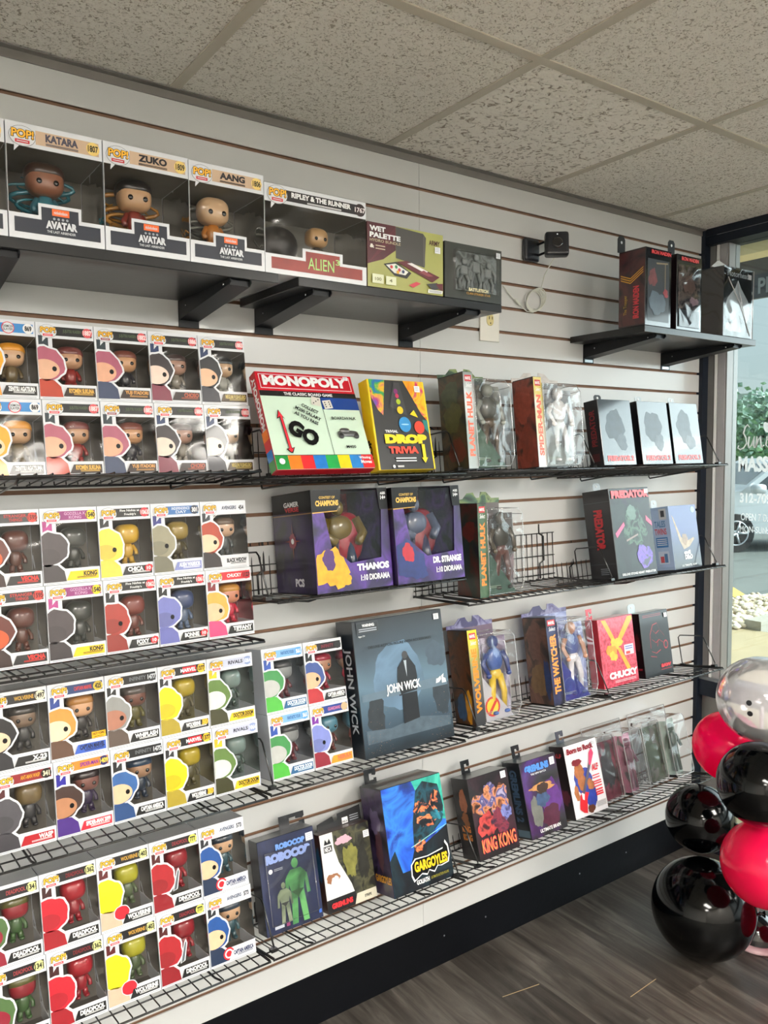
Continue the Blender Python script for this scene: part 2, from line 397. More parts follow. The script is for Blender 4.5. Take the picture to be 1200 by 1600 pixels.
for i in range(len(xs) - 1):
    for j in range(len(ys) - 1):
        xm = (xs[i] + xs[i + 1]) / 2; ym = (ys[j] + ys[j + 1]) / 2
        lit = any(lx - 0.01 < xm < lx + 0.6 * a + 0.02 and ly - 0.61 * b_ - 0.01 < ym < ly for lx, ly, a, b_ in LIGHTS)
        if lit: continue
        m = TILEC if (1.3 < xm < 1.9 and ym > -0.6) else TILE
        mb.box(xs[i], xs[i + 1], ys[j + 1], ys[j], CEIL + 0.002, CEIL + 0.014, m)
mb.box(X0R, 2.9, YB, 0.12, CEIL + 0.12, CEIL + 0.2, M('#8a857c', 0.9, name='plenum_board'))
mb.build('ceiling', kind='structure')
TBM = M('#bdb6a7', 0.5, var=0.03, name='ceiling_grid_bar')
mb = MB()
for x in BX:
    if X0R < x < 2.83: mb.box(x - TB / 2, x + TB / 2, YB, 0.0, CEIL - 0.001, CEIL + 0.003, TBM)
for y in BY:
    if y > YB: mb.box(X0R, 2.84, y - TB / 2, y + TB / 2, CEIL - 0.0012, CEIL + 0.0028, TBM)
mb.build('trim_2', kind='structure')
ANG = M('#77736f', 0.5, var=0.06, name='grey_wall_angle')
mb = MB(); mb.box(X0R, X1W, -0.004, 0.0, 2.430, CEIL, ANG); mb.box(X0R, X1W, -0.022, -0.004, CEIL - 0.002, CEIL, ANG); mb.build('trim_3', kind='structure')
# lay-in fluorescent fixtures behind the photographer (they light the room and glint on the balloons)
EMI, n_ = newmat('lit_diffuser')
em = nd(n_, 'ShaderNodeEmission'); em.inputs[0].default_value = (1.0, 0.95, 0.87, 1); em.inputs[1].default_value = TROFFER; oo = nd(n_, 'ShaderNodeOutputMaterial'); n_.links.new(em.outputs[0], oo.inputs[0])
for i, (lx, ly, a, b_) in enumerate(LIGHTS):
    t = empty('ceiling_light', (lx + 0.305, ly - 0.305 * b_, CEIL), ['lit ceiling panel left of the camera, in the row nearest the slat wall', 'lit ceiling panel nearest the shop window', 'small lit ceiling panel at the middle of the back of the room', 'small lit ceiling panel in the far back left of the room'][i], 'light', 'lit ceiling panels behind the camera')
    hx, hy = 0.292, 0.305 * b_ - 0.013
    mb = MB(); mb.box(-hx, hx, -hy, hy, -0.0005, 0.012, EMI); mb.build('diffuser', t)
    mb = MB()
    for q in ((-hx - .012, -hx, -hy, hy), (hx, hx + .012, -hy, hy), (-hx - .012, hx + .012, -hy - .012, -hy), (-hx - .012, hx + .012, hy, hy + .012)): mb.box(q[0], q[1], q[2], q[3], -0.004, 0.012, WHITE)
    mb.build('frame', t)
# the unseen rest of the shop
PAINT = M('#f3f0ea', 0.7, var=0.03, scale=2, name='painted_wall')
mb = MB(); mb.box(X0R - 0.1, X0R, YB - 0.1, 0.12, -0.08, CEIL + 0.2, PAINT); mb.build('wall_left', kind='structure')
mb = MB(); mb.box(X0R, 2.95, YB - 0.1, YB, -0.08, CEIL + 0.2, PAINT); mb.build('wall_back', kind='structure')

# ------------------------------------------------------------------ shop window wall
NAVY = M('#141c28', 0.45, 0.0, spec=.3, var=0.1, name='dark_anodised_frame')
ALU = M('#8b8a88', 0.38, 0.35, var=0.06, scale=8, stretch=(1, 1, .2), name='grey_aluminium_mullion')
ALUL = M('#a9a8aa', 0.38, 0.3, var=0.05, name='light_aluminium_mullion')
WHT = M('#f4f5f4', 0.5, var=0.01, name='daylight_slit_white')  # opaque white in place of the bright daylight showing through the glazing slit
SILLT = M('#6f7478', 0.35, 0.3, name='sill_top')
ob = MB()
ob.box(2.830, 2.868, -0.016, 0.018, 0.0, CEIL, NAVY)          # corner post
ob.box(2.868, 2.93, -0.016, 0.03, 0.0, CEIL, NAVY)
ob.build('trim_4', kind='structure')
ob = MB()
ob.box(2.866, 2.915, -0.040, -0.016, 0.70, 2.392, ALU)
ob.box(2.872, 2.93, -0.046, -0.040, 0.70, 2.392, NAVY)
ob.box(2.862, 2.93, -0.056, -0.046, 0.70, 2.392, WHT)
ob.box(2.872, 2.93, -0.059, -0.056, 0.70, 2.392, NAVY)
ob.box(2.864, 2.94, -0.088, -0.059, 0.70, 2.392, ALUL)
ob.box(2.868, 2.94, -0.095, -0.088, 0.70, 2.392, ALU)
ob.box(2.868, 2.93, -0.095, -0.016, 0.02, 0.63, ALU)
ob.build('trim_5', kind='structure')
ob = MB()
ob.box(2.840, 2.95, YB, -0.016, 0.628, 0.692, NAVY); ob.box(2.842, 2.93, YB, -0.016, 0.692, 0.700, SILLT)
ob.box(2.840, 2.95, YB, -0.016, 0.0, 0.06, NAVY)
ob.build('trim_6', kind='structure')
ob = MB()
ob.box(2.838, 2.95, YB, -0.016, 2.392, 2.462, NAVY); ob.box(2.832, 2.845, YB, 0.0, 2.425, 2.452, NAVY)
ob.box(2.836, 2.8385, -1.2, -0.06, 2.424, 2.434, ALUL)
ob.box(2.84, 2.96, YB, 0.12, 2.462, 2.66, M('#7d7a75', 0.7))
ob.build('trim_7', kind='structure')
ob = MB()
ob.box(2.868, 2.94, -1.78, -1.72, 0.7, 2.392, ALU); ob.build('trim_8', kind='structure')
ob = MB(); ob.box(2.868, 2.94, -3.43, -3.37, 0.7, 2.392, ALU); ob.build('trim_12', kind='structure')
GLASS = MF(tint='#eef4f4', base=0.02, gain=0.9, rough=0.01, wave=0.0)
ob = MB(); ob.box(2.908, 2.914, YB, -0.095, 0.70, 2.392, GLASS); ob.build('window_1', kind='structure')
ob = MB(); ob.box(2.908, 2.914, YB, -0.095, 0.06, 0.628, GLASS); ob.build('window_2', kind='structure')
# white lettering stuck on the glass (reads from inside the shop)
VIN, n_ = newmat('white_vinyl')
a_ = nd(n_, 'ShaderNodeBsdfDiffuse'); a_.inputs[0].default_value = (.93, .94, .94, 1); b_ = nd(n_, 'ShaderNodeBsdfTranslucent'); b_.inputs[0].default_value = (.95, .96, .96, 1)
c_ = nd(n_, 'ShaderNodeMixShader'); c_.inputs[0].default_value = 0.6; o_ = nd(n_, 'ShaderNodeOutputMaterial')
n_.links.new(a_.outputs[0], c_.inputs[1]); n_.links.new(b_.outputs[0], c_.inputs[2]); n_.links.new(c_.outputs[0], o_.inputs[0])
t = empty('window_lettering', (2.9045, -0.12, 1.30), 'white vinyl letters and petal logo on the shop window', 'lettering')
def wtext(name, s, ya, yb, z0, z1, bold=0.02, shear=0.0):
    vs, fs = text_geo(s, bold, shear); b_ = MB()
    b_.add([(0, (ya + x * (yb - ya)) + 0.12, z0 + y * (z1 - z0) - 1.30) for x, y in vs], fs, VIN); return b_.build(name, t)
wtext('lettering', 'MASSAGE', -0.128, -0.345, 1.520, 1.580, 0.045)
wtext('lettering', '312-709', -0.137, -0.262, 1.400, 1.439, 0.035)
wtext('lettering', 'OPEN 7 DAYS', -0.143, -0.290, 1.333, 1.361, 0.008)
wtext('lettering', 'MON-SUN: 1', -0.140, -0.268, 1.287, 1.312, 0.008)
b_ = MB()   # script word
def stroke(pts, r): b_.tube([(0, y + 0.12, z - 1.30) for y, z in pts], r, VIN, 6)
stroke([(-0.170, 1.690), (-0.162, 1.700), (-0.152, 1.690), (-0.146, 1.668), (-0.156, 1.652), (-0.160, 1.630), (-0.148, 1.612), (-0.134, 1.606), (-0.124, 1.612), (-0.128, 1.622)], [0.002, .003, .003, .003, .003, .003, .003, .003, .0025, .002])
stroke([(-0.170, 1.655), (-0.166, 1.625), (-0.170, 1.612), (-0.180, 1.622), (-0.190, 1.655), (-0.188, 1.622), (-0.192, 1.612)], 0.0030)
stroke([(-0.200, 1.655), (-0.198, 1.612), (-0.204, 1.640), (-0.214, 1.655), (-0.216, 1.630), (-0.220, 1.612), (-0.228, 1.622)], 0.0030)
stroke([(-0.240, 1.655), (-0.236, 1.622), (-0.245, 1.612), (-0.255, 1.63), (-0.25, 1.655), (-0.24, 1.64)], 0.0022)
b_.build('script_lettering', t)
b_ = MB()
for k, (ang, ln) in enumerate(((18, .042), (-2, .05), (-24, .05), (-46, .046))):
    c, s_ = math.cos(R(90 + ang)), math.sin(R(90 + ang)); P_ = []
    for i in range(14):
        q = 2 * PI * i / 14; a, b2 = ln * (0.5 + 0.5 * math.cos(q)), 0.011 * math.sin(q)
        P_.append((0.0 + 0.0002 * k, -(a * c - b2 * s_) - 0.243 + 0.12 + (-0.006 * k), 1.668 + (a * s_ + b2 * c) - 1.30))
    b_.add(P_, [tuple(range(14))], VIN)
b_.build('petal_logo', t)

# ------------------------------------------------------------------ outside the window
ASPH = M('#646a66', 0.9, var=0.14, scale=3, name='asphalt'); CONC = M('#a59674', 0.9, var=0.12, scale=2.2, name='sidewalk_concrete')
mb = MB(); mb.box(2.95, 140, -70, 110, -0.30, -0.16, ASPH); mb.build('floor_outside', kind='structure')
mb = MB(); mb.box(2.95, 7.35, -12, 12, -0.16, -0.13, CONC)
mb.box(7.35, 30, 2.25, 2.42, -0.16, -0.04, M('#a6a294', 0.9, var=0.1)); mb.build('trim_9', kind='structure')
mb = MB(); mb.box(7.35, 12, 2.42, 3.3, -0.16, -0.12, M('#b9ac90', 0.9, var=0.4, scale=18)); 
rg = random.Random(3)
for i in range(520):
    x = rg.uniform(7.0, 9.2); y = rg.uniform(2.43, 3.35) ; r_ = rg.uniform(.02, .05)
    mb.sell((x, y, -0.12 + r_ * .4), (r_, r_ * rg.uniform(.6, 1), r_ * .6), M(rg.choice(['#efe6cf', '#d8cdb2', '#f6efdf', '#b8ab93']), 0.8), nu=6, nv=4)
g = mb.build('gravel', kind='stuff'); tag(g, 'pale pebbles along the kerb outside the shop window', 'gravel')
mb = MB(); q0, q1 = Vector((10.6, 5.0, -.155)), Vector((8.2, 2.6, -.155)); d = (q1 - q0).normalized(); s_ = Vector((-d.y, d.x, 0)) * .09
mb.add([q0 - s_, q1 - s_, q1 + s_, q0 + s_], [(0, 1, 2, 3)], M('#d9b45a', 0.8, var=0.2)); mb.build('trim_10', kind='structure')
mb = MB(); mb.box(20, 46, 8, 60, -0.16, -0.05, M('#7fa24c', 0.95, var=0.25, scale=2)); mb.build('grass_verge', kind='structure')
mb = MB(); mb.box(46, 56, -30, 90, -0.16, -0.03, M('#9b9c98', 0.9)); mb.build('road', kind='structure')
# canopy over the pavement: grey soffit slats and a cream beam with a tube light
t = empty('entrance_canopy', (2.96, 0.5, 2.9), 'canopy outside with cream fascia beam and grey slatted underside', 'canopy')
mb = MB()
for i in range(7): mb.box(0.0 + i * .3, .27 + i * .3, -6, 2.5, 0.0, 0.03, M('#8e8c8a', 0.7, var=0.05))
mb.box(0, 2.2, -6, 2.5, 0.05, 0.12, M('#77736f', 0.8)); mb.build('soffit', t)
mb = MB(); mb.box(1.20, 1.34, -6, 2.5, -0.235, -0.155, M('#d8c79c', 0.6, var=0.05)); mb.box(1.24, 1.30, -6, 2.5, -0.155, -0.02, M('#9b9791', 0.7))
mb.box(1.15, 1.2, -6, 2.5, -0.16, -0.145, M('#c8b88f', 0.6)); mb.build('fascia_beam', t)
mb = MB(); mb.tube([(1.12, -1.2, -0.12), (1.12, 0.33, -0.12)], 0.016, M('#fff6d8', 0.4, emit=2.2), 8); mb.build('tube_light', t)
mb = MB(); mb.box(2.1, 2.2, -5, 2.5, -0.16, 0.0, M('#6f6d6e', 0.7, var=0.1)); mb.build('outer_fascia', t)
mb = MB()
for y in (0.28, 1.6): mb.box(1.22, 1.32, y, y + .09, -0.155, -0.0, M('#b7ad98', 0.6))
mb.build('bracket', t)
t = empty('hanging_sign', (3.2, -0.5, 2.23), 'dark sign board with white capital letters seen through the top of the window', 'sign')
mb = MB(); mb.box(0, 0.02, -1.0, 0.54, 0.0, 0.098, M('#54595f', 0.5)); mb.build('board', t)
vs, fs = text_geo('. PHOTO', 0.03); mb = MB(); mb.add([(-0.002, 0.512 - x * 0.26, 0.016 + y * 0.066) for x, y in vs], fs, VIN); mb.build('lettering', t)
# parked car
def car():
    body = M('#c4c9cb', 0.3, 0.5, var=0.02, coat=1.0, name='silver_car_paint'); gl = M('#3a444a', 0.08, var=0.02, coat=1.0, name='car_glass'); tyre = M('#1b1c1d', 0.8); rim = M('#b8bcc0', 0.3, 0.8)
    t = empty('parked_car', (12.4, 6.46, -0.16), 'silver car parked outside behind the lettering on the window', 'car', yaw=math.degrees(math.atan2(-0.57, 0.82)))
    prof = [(-0.05, .45), (0.0, .80), (.15, .98), (.95, 1.08), (1.55, 1.55), (1.8, 1.64), (3.4, 1.66), (4.2, 1.55), (4.6, 1.05), (4.65, .5), (4.5, .32), (0.1, .32)]
    mb = MB(); mb.prism(prof, 0, 1.8, body); mb.build('body', t)
    mb = MB(); mb.prism([(1.12, 1.10), (1.60, 1.50), (2.35, 1.56), (2.35, 1.10)], -0.006, 0.0, gl); mb.prism([(2.45, 1.10), (2.45, 1.56), (3.3, 1.56), (3.5, 1.10)], -0.006, 0.0, gl)
    mb.add([(0.98, .1, 1.10), (1.53, .2, 1.55), (1.53, 1.6, 1.55), (.98, 1.7, 1.10)], [(0, 3, 2, 1)], gl); mb.build('side_window', t)
    for x in (0.85, 3.65):
        wb = MB(); mt = Matrix.Translation((x, 0.0, .34)) @ Matrix.Rotation(R(90), 4, 'X')
        wb.lathe([(0, .02), (.20, .03), (.22, .02), (.33, .02), (.35, -.02), (.35, -.2)], tyre, 28, mt, False); wo_ = wb.build('wheel', t)
        rb = MB(); mt2 = Matrix.Translation((x, 0.0, .34)) @ Matrix.Rotation(R(90), 4, 'X')
        rb.lathe([(0, .05), (.05, .05), (.06, .035)], rim, 16, mt2)
        for k in range(5):
            a = 2 * PI * k / 5; rb.tube([(x, -.04, .34), (x + .2 * math.cos(a), -.035, .34 + .2 * math.sin(a))], .022, rim, 6)
        rb.tube([(x + .21 * math.cos(2 * PI * k / 24), -.035, .34 + .21 * math.sin(2 * PI * k / 24)) for k in range(24)], .015, rim, 6, True)
        r2 = rb.build('rim', wo_)
    mb = MB(); mb.sell((1.15, -.2, 1.12), (.12, .10, .09), body, 0.6, 16, 10); mb.build('wing_mirror', t)
    mb = MB(); mb.sell((0.02, .25, .78), (.08, .2, .09), M('#e7ecee', 0.1, coat=1), 0.7, 14, 8); mb.build('headlamp', t)
car()
def tree(loc, h, label, seed):
    t = empty('tree', loc, label, 'tree', 'trees across the road'); rg = random.Random(seed)
    mb = MB(); mb.tube([(0, 0, 0), (.1, .05, h * .3), (0, 0, h * .6)], [.28, .2, .1], M('#4d4438', 0.9), 8); mb.build('trunk', t)
    mb = MB(); lf = [M(c, 0.8, var=0.2, scale=3) for c in ('#86a394', '#7a978a', '#9ab6a4')]
    for i in range(2600):
        a, b_, c = rg.gauss(0, .42), rg.gauss(0, .42), rg.gauss(0, .36); p = Vector((a * h * .5, b_ * h * .5, h * .62 + c * h * .42)); s_ = h * .034 * rg.uniform(.6, 1.3)
        n1 = Vector((rg.uniform(-1, 1), rg.uniform(-1, 1), rg.uniform(-1, 1))).normalized(); n2 = n1.orthogonal().normalized(); n3 = n1.cross(n2)
        mb.add([p + n2 * s_, p + n3 * s_, p - n2 * s_, p - n3 * s_, p + n1 * s_ * .4], [(0, 1, 4), (1, 2, 4), (2, 3, 4), (3, 0, 4)], rg.choice(lf))
    mb.build('foliage', t)
tree((33.5, 16.6, -.1), 4.3, 'bushy green tree beyond the car, behind the petal logo on the window', 5)
tree((45, 21.5, -.1), 3.8, 'low green tree far across the road, right of the storefront building', 9)
def building():
    t = empty('storefront_building', (55, 24, -.05), 'low cream storefront with dark awning across the road', 'building')
    mb = MB(); mb.box(0, 8, -2, 14, 0, 4.35, M('#cdc5b3', 0.8, var=0.05, scale=.5)); mb.build('wall', t)
    mb = MB(); mb.box(-.1, 8.1, 5.6, 14, 4.35, 5.9, M('#a9b3b2', 0.7)); mb.build('roof_parapet', t)
    mb = MB(); mb.box(-.5, 0, -2, 14, 1.65, 1.95, M('#dcdcd8', 0.7)); mb.box(-.45, 0, -2, 14, 1.2, 1.65, M('#6d6258', 0.8)); mb.build('awning', t)
    for k in range(4):
        mb = MB(); mb.box(-.05, 0.02, -1 + k * 3.6, 1.6 + k * 3.6, .2, 1.3, M('#7e6660', 0.4)); mb.build('shop_window', t)
    mb = MB(); mb.bbox(-.08, 0, 6.1, 7.5, 2.55, 3.05, M('#a14a44', 0.6), .1); mb.build('red_sign', t)
building()
t = empty('pole_sign', (25, 13.85, -.1), 'blue oval sign with white rim high on a post outside', 'sign')
mb = MB(); mb.sell((0, 0, 3.75), (.10, .74, .27), M('#f1f6f7', 0.5), 1.0, 32, 16); mb.build('rim', t)
mb = MB(); mb.sell((-0.04, 0, 3.75), (.10, .65, .225), M('#41618f', 0.5), 1.0, 32, 16); mb.build('oval_panel', t)
mb = MB(); mb.tube([(-.15, -.55, 3.80), (-.15, -.42, 3.86), (-.15, -.34, 3.78), (-.15, -.40, 3.68), (-.15, -.52, 3.66), (-.15, -.50, 3.78), (-.15, -.3, 3.85)], .022, M('#f1f6f7', 0.5), 6)
mb.tube([(-.15, -.1, 3.66), (-.15, 0.0, 3.84), (-.15, .12, 3.68), (-.15, .25, 3.84), (-.15, .4, 3.7)], .022, M('#f1f6f7', 0.5), 6); mb.build('emblem', t)
mb = MB(); mb.tube([(0, .3, 0), (0, .3, 3.5)], .07, M('#8d9396', 0.6), 8); mb.build('post', t)

# ------------------------------------------------------------------ black board shelves on wedge brackets
BOARD = M('#0b0d10', 0.34, var=0.12, scale=4, bump=0.02, bscale=60, spec=.35, coat=0.35, name='black_melamine')
BRK = M('#090c12', 0.42, 0.0, spec=.3, var=0.1, name='black_bracket_steel')
def board_shelf(x0, x1, label, group):
    t = empty('wall_shelf', ((x0 + x1) / 2, 0, 1.9675), label, 'shelf', group)
    h = (x1 - x0) / 2; mb = MB(); mb.bbox(-h, h, -0.300, -0.001, 0.0, 0.0205, BOARD, 0.0012); mb.build('board', t)
def bracket(x, label):
    t = empty('shelf_bracket', (x + 0.025, 0, 1.9055), label, 'bracket', 'wedge brackets under the black board shelves')
    mb = MB()
    for s_ in (-0.025, 0.022):
        mb.prism([(0, .0615), (-.286, .0615), (-.292, .067), (-.294, .056), (-.286, .050), (-.10, .028), (0, .016)], s_, s_ + 0.003, BRK, 'x')
    mb.prism([(-.286, .0615), (-.286, .050), (-.10, .028), (0, .016), (0, .019), (-.10, .031), (-.28, .053), (-.28, .0615)], -0.022, 0.022, BRK, 'x')
    mb.build('arm', t)
    mb = MB(); mb.box(-0.025, 0.025, -0.004, 0.0, 0.0, 0.0615, BRK); 
    if x > 2: mb.box(-0.02, 0.02, -0.0045, -0.004, 0.003, 0.012, M('#b9c0c6', 0.3, 0.7))
    mb.build('wall_plate', t)
    for y, z in ((-.262, .054), (-.05, .045)):
        mb = MB(); mb.sell((-0.0258, y, z), (.0016, .0028, .0028), M('#c3c7ca', 0.25, 0.9), nu=8, nv=6); mb.build('screw', t)
board_shelf(-0.392, 0.214, 'black board shelf holding the leftmost large window box, cut off by the photo edge', 'black board shelves under the ceiling')
board_shelf(0.219, 0.829, 'black board shelf under the wide water, flame and air figure boxes', 'black board shelves under the ceiling')
board_shelf(0.877, 1.487, 'black board shelf under the palette kit and grey miniatures box', 'black board shelves under the ceiling')
board_shelf(2.087, 2.709, 'short black board shelf by the window holding three black boxes', 'black board shelves under the ceiling')
for x, l in ((0.262, 'black wedge bracket at the left edge of the photo under the top shelf'), (0.717, 'black wedge bracket under the third large window box from the left'), (0.917, 'black wedge bracket under the wide black-banded box, right of the shelf gap'),
             (1.368, 'black wedge bracket at the right end of the long top shelf, beside the outlet'), (2.154, 'left wedge bracket of the short shelf by the window'), (2.585, 'right wedge bracket of the short shelf by the window')): bracket(x, l)

# ------------------------------------------------------------------ black wire shelves
TR = {}
def wire_shelf(key, x0, x1, z0, tilt, label, fence=True):
    TR[key] = (z0, tilt)
    t = empty('wire_shelf', ((x0 + x1) / 2, -0.002, z0), label, 'shelf', 'black wire shelves on the slat wall', lean=tilt)
    h = (x1 - x0) / 2 - 0.003; r_ = 0.0016; D = 0.250
    mb = MB(); n = int(round(2 * h / 0.0286))
    for i in range(n + 1):
        x = -h + 2 * h * i / n; mb.tube([(x, -0.004, -r_), (x, -D, -r_), (x, -D - 0.002, -r_ - 0.006)], r_, WIRE, 5)
    for y, z, q in ((-D, -0.0062, 0.0026), (-0.200, -0.0055, 0.0020), (-0.006, -0.0055, 0.0026)): mb.tube([(-h - .002, y, z), (h + .002, y, z)], q, WIRE, 6)
    for s_ in (-1, 1): mb.tube([(s_ * h, -0.004, -0.005), (s_ * h, -D, -0.005)], 0.0024, WIRE, 6)
    mb.build('shelf_tray', t)
    for s_ in (-0.62, 0.62):   # bent support arms underneath with hooks into the slat
        mb = MB(); x = s_ * h
        mb.tube([(x, -0.235, -0.009), (x, -0.20, -0.016), (x, -0.006, -0.018), (x, -0.003, -0.012), (x, -0.003, 0.0)], 0.0026, WIRE, 6); mb.build('support_arm', t)
    if fence:
        mb = MB(); yb = -0.008; H = 0.150
        n = int(round(2 * h / 0.0254))
        for i in range(n + 1):
            x = -h + 0.006 + 2 * (h - .006) * i / n; mb.tube([(x, yb, -0.002), (x, yb, H)], 0.0014, WIRE, 5)
        for z in (0.012, 0.075, H): mb.tube([(-h, yb, z), (h, yb, z)], 0.0019, WIRE, 5)
        for s_ in (-1, 1):
            x = s_ * (h - .07); mb.tube([(x, .004, H + .028), (x, yb, H + .03), (x, yb, H), (x + .02, yb, H - .01), (x + .02, yb, .06), (x, yb, .05), (x, yb, 0)], 0.0028, WIRE, 6)
        mb.build('back_fence', t)
    return t
def divider(key, x, label, y0=-0.085, y1=-0.222, hgt=0.112):
    z0, tilt = TR[key]
    t = empty('shelf_divider', (x, -0.002, z0), label, 'divider', 'wire loop dividers on the wire shelves', lean=tilt)
    mb = MB(); b = 0.002
    mb.tube([(0, y0 - .01, b), (0, y0, b + .006), (0, y0 + .004, hgt - .008), (0, y0 - .004, hgt), (0, y1 + .045, hgt), (0, y1 + .034, hgt - .008), (0, y1, b + .012), (0, y1 + .006, b)], 0.0022, WIRE, 6, True); mb.build('loop', t)
    mb = MB(); mb.box(-.008, .008, y1 - .004, y1 + .012, b - .002, b + .006, WIRE); mb.build('clip', t); mb = MB(); mb.box(-.006, .006, y0 - .01, y0 + .006, b - .002, b + .004, WIRE); mb.build('clip', t)
XS = [0.205, 0.810, 1.410, 2.020, 2.640]
rowname = {'r1': 'first wire row', 'r2': 'second wire row', 'r3': 'third wire row', 'r4': 'bottom wire row'}
cfg = {'r1A': (1.5375, 7.0), 'r1B': (1.530, 5), 'r1C': (1.530, 6), 'r1D': (1.5184, 9),
       'r2A': (1.160, 5.5), 'r2B': (1.2395, 6.5), 'r2C': (1.182, 3), 'r2D': (1.1554, 9),
       'r3A': (0.7935, 6), 'r3B': (0.778, 10), 'r3C': (0.7894, 9), 'r3D': (0.7824, 9),
       'r4A': (0.3855, 9.6), 'r4B': (0.3693, 13), 'r4C': (0.363, 15), 'r4D': (0.361, 15)}
what = {'r1A': 'under the ten boxes with pink-haired prints', 'r1B': 'under the money board game and the drop quiz game', 'r1C': 'under the two tall clamshell figures', 'r1D': 'under three black boxes near the window',
        'r2A': 'under the yellow bird and red fox figure boxes', 'r2B': 'set higher than its neighbours, under two purple diorama boxes', 'r2C': 'under one clamshell and an empty stretch', 'r2D': 'under the red-titled and the blue box',
        'r3A': 'under the figure boxes numbered 341 and 1409', 'r3B': 'under the large grey-blue box', 'r3C': 'under the yellow-spined and bronze-faced clamshells', 'r3D': 'under the red gift-bow box by the window',
        'r4A': 'under the figure boxes numbered 777 and 573', 'r4B': 'under the blue and teal box', 'r4C': 'under the three hanging boxes with black hooks', 'r4D': 'under the two clear clamshells, behind the balloons'}
for k, (z0, tl) in cfg.items():
    i = 'ABCD'.index(k[2]); wire_shelf(k, XS[i] + (0 if i else -0.02) + (0.026 if k == 'r2B' else 0), XS[i + 1] - 0.006, z0, tl, 'black wire shelf, %s, %s' % (rowname[k[:2]], what[k]), fence=True)
for k, x, l in (('r1B', 0.842, 'wire loop left of the money board game'), ('r1C', 1.406, 'wire loop beside the left tall clamshell in the first wire row'), ('r1D', 1.955, 'wire loop left of the three black boxes with red titles, first wire row'), ('r1D', 2.625, 'wire loop against the window frame, first wire row'),
                ('r2B', 0.828, 'wire loop left of the two purple diorama boxes'), ('r2D', 2.045, 'wire loop left of the black box with big red title'), ('r2D', 2.622, 'wire loop against the window frame, second wire row'),
                ('r3B', 0.832, 'wire loop between the figure boxes numbered 1064 and 561'), ('r3C', 1.470, 'wire loop beside the yellow-spined clamshell'), ('r3D', 2.035, 'wire loop left of the red gift-bow box'), ('r3D', 2.628, 'wire loop against the window frame, third wire row'),
                ('r4B', 0.828, 'wire loop left of the green figure box in the bottom row'), ('r4B', 1.402, 'wire loop right of the blue and teal box'), ('r4C', 1.480, 'wire loop left of the ape box, bottom row')): divider(k, x, l)

# ------------------------------------------------------------------ window-front figure boxes
GREYP = M('#9aa0a8', 0.4, var=0.0, name='fine_print_grey')
def pop_logo(F, cx, cy, w_, sub='#d8232f'):
    """speech-bubble logo, sizes in fractions of the face width"""
    k = F.W / F.H
    F.poly([(cx - w_ * .30, cy - w_ * .20 * k), (cx - w_ * .33, cy - w_ * .62 * k), (cx - w_ * .05, cy - w_ * .30 * k)], WHITE)
    F.ell(cx, cy, w_ * .50, w_ * .40 * k, M('#555a60', 0.4, var=0)); F.ell(cx, cy, w_ * .485, w_ * .385 * k, WHITE)
    F.text('POP!', cx - w_ * .43, cy - w_ * .10 * k, cx + w_ * .45, cy + w_ * .27 * k, BLACK, 0.095, 0.05); F.k -= 0
    F.text('POP!', cx - w_ * .41, cy - w_ * .08 * k, cx + w_ * .43, cy + w_ * .25 * k, YEL, 0.035, 0.05)
    F.rect(cx - w_ * .28, cy - w_ * .28 * k, cx + w_ * .26, cy - w_ * .15 * k, M(sub, 0.35, var=0.02))
    F.lines(cx - w_ * .22, cx + w_ * .20, [cy - w_ * .215 * k], w_ * .03 * k, WHITE)
def carton_window(W, H, D, v0, v1, u0, parent, side='#c9ccd2', inner='#6c675f', topclear=False, capm=None):
    ed = M(side, 0.35, var=0.03, coat=0.3); inn = M(inner, 0.65, var=0.15, scale=20); T_ = 0.0007
    mb = MB()
    mb.box(0, W, 0, T_, v1 * H, H, WHITE); mb.box(0, W, 0, T_, 0, v0 * H, WHITE)
    if u0 > 0.005: mb.box(0, u0 * W, 0, T_, v0 * H, v1 * H, WHITE)
    mb.box(0, T_, T_, D, 0, H, ed, skip=('+x',)); mb.box(0, W, D - T_, D, 0, H, ed, skip=('-y',)); mb.box(0, W, T_, D, 0, T_, ed, skip=('+z',))
    if not topclear: mb.box(0, W, T_, D, H - T_, H, capm or ed, skip=('-z',))
    mb.box(W - T_, W, T_, D, 0, v0 * H, WHITE); mb.box(W - T_, W, T_, D, v1 * H, H, WHITE)
    mb.box(T_, T_ * 2, T_, D - T_, T_, H - T_, inn, skip=()); mb.box(T_ * 2, W - T_, D - 2 * T_, D - T_, T_, H - T_, inn); mb.box(T_ * 2, W - T_, T_, D - T_, T_, 2 * T_, inn); mb.box(T_ * 2, W - T_, T_, D - T_, v1 * H, v1 * H + T_, inn)
    mb.build('carton', parent)
    mb = MB(); mb.add([(u0 * W, T_ * .5, v0 * H), (W, T_ * .5, v0 * H), (W, T_ * .5, v1 * H), (u0 * W, T_ * .5, v1 * H)], [(0, 1, 2, 3)], FILMW)
    mb.add([(W, T_, v0 * H), (W, D, v0 * H), (W, D, v1 * H), (W, T_, v1 * H)], [(0, 1, 2, 3)], FILM)
    mb.build('window_film', parent)
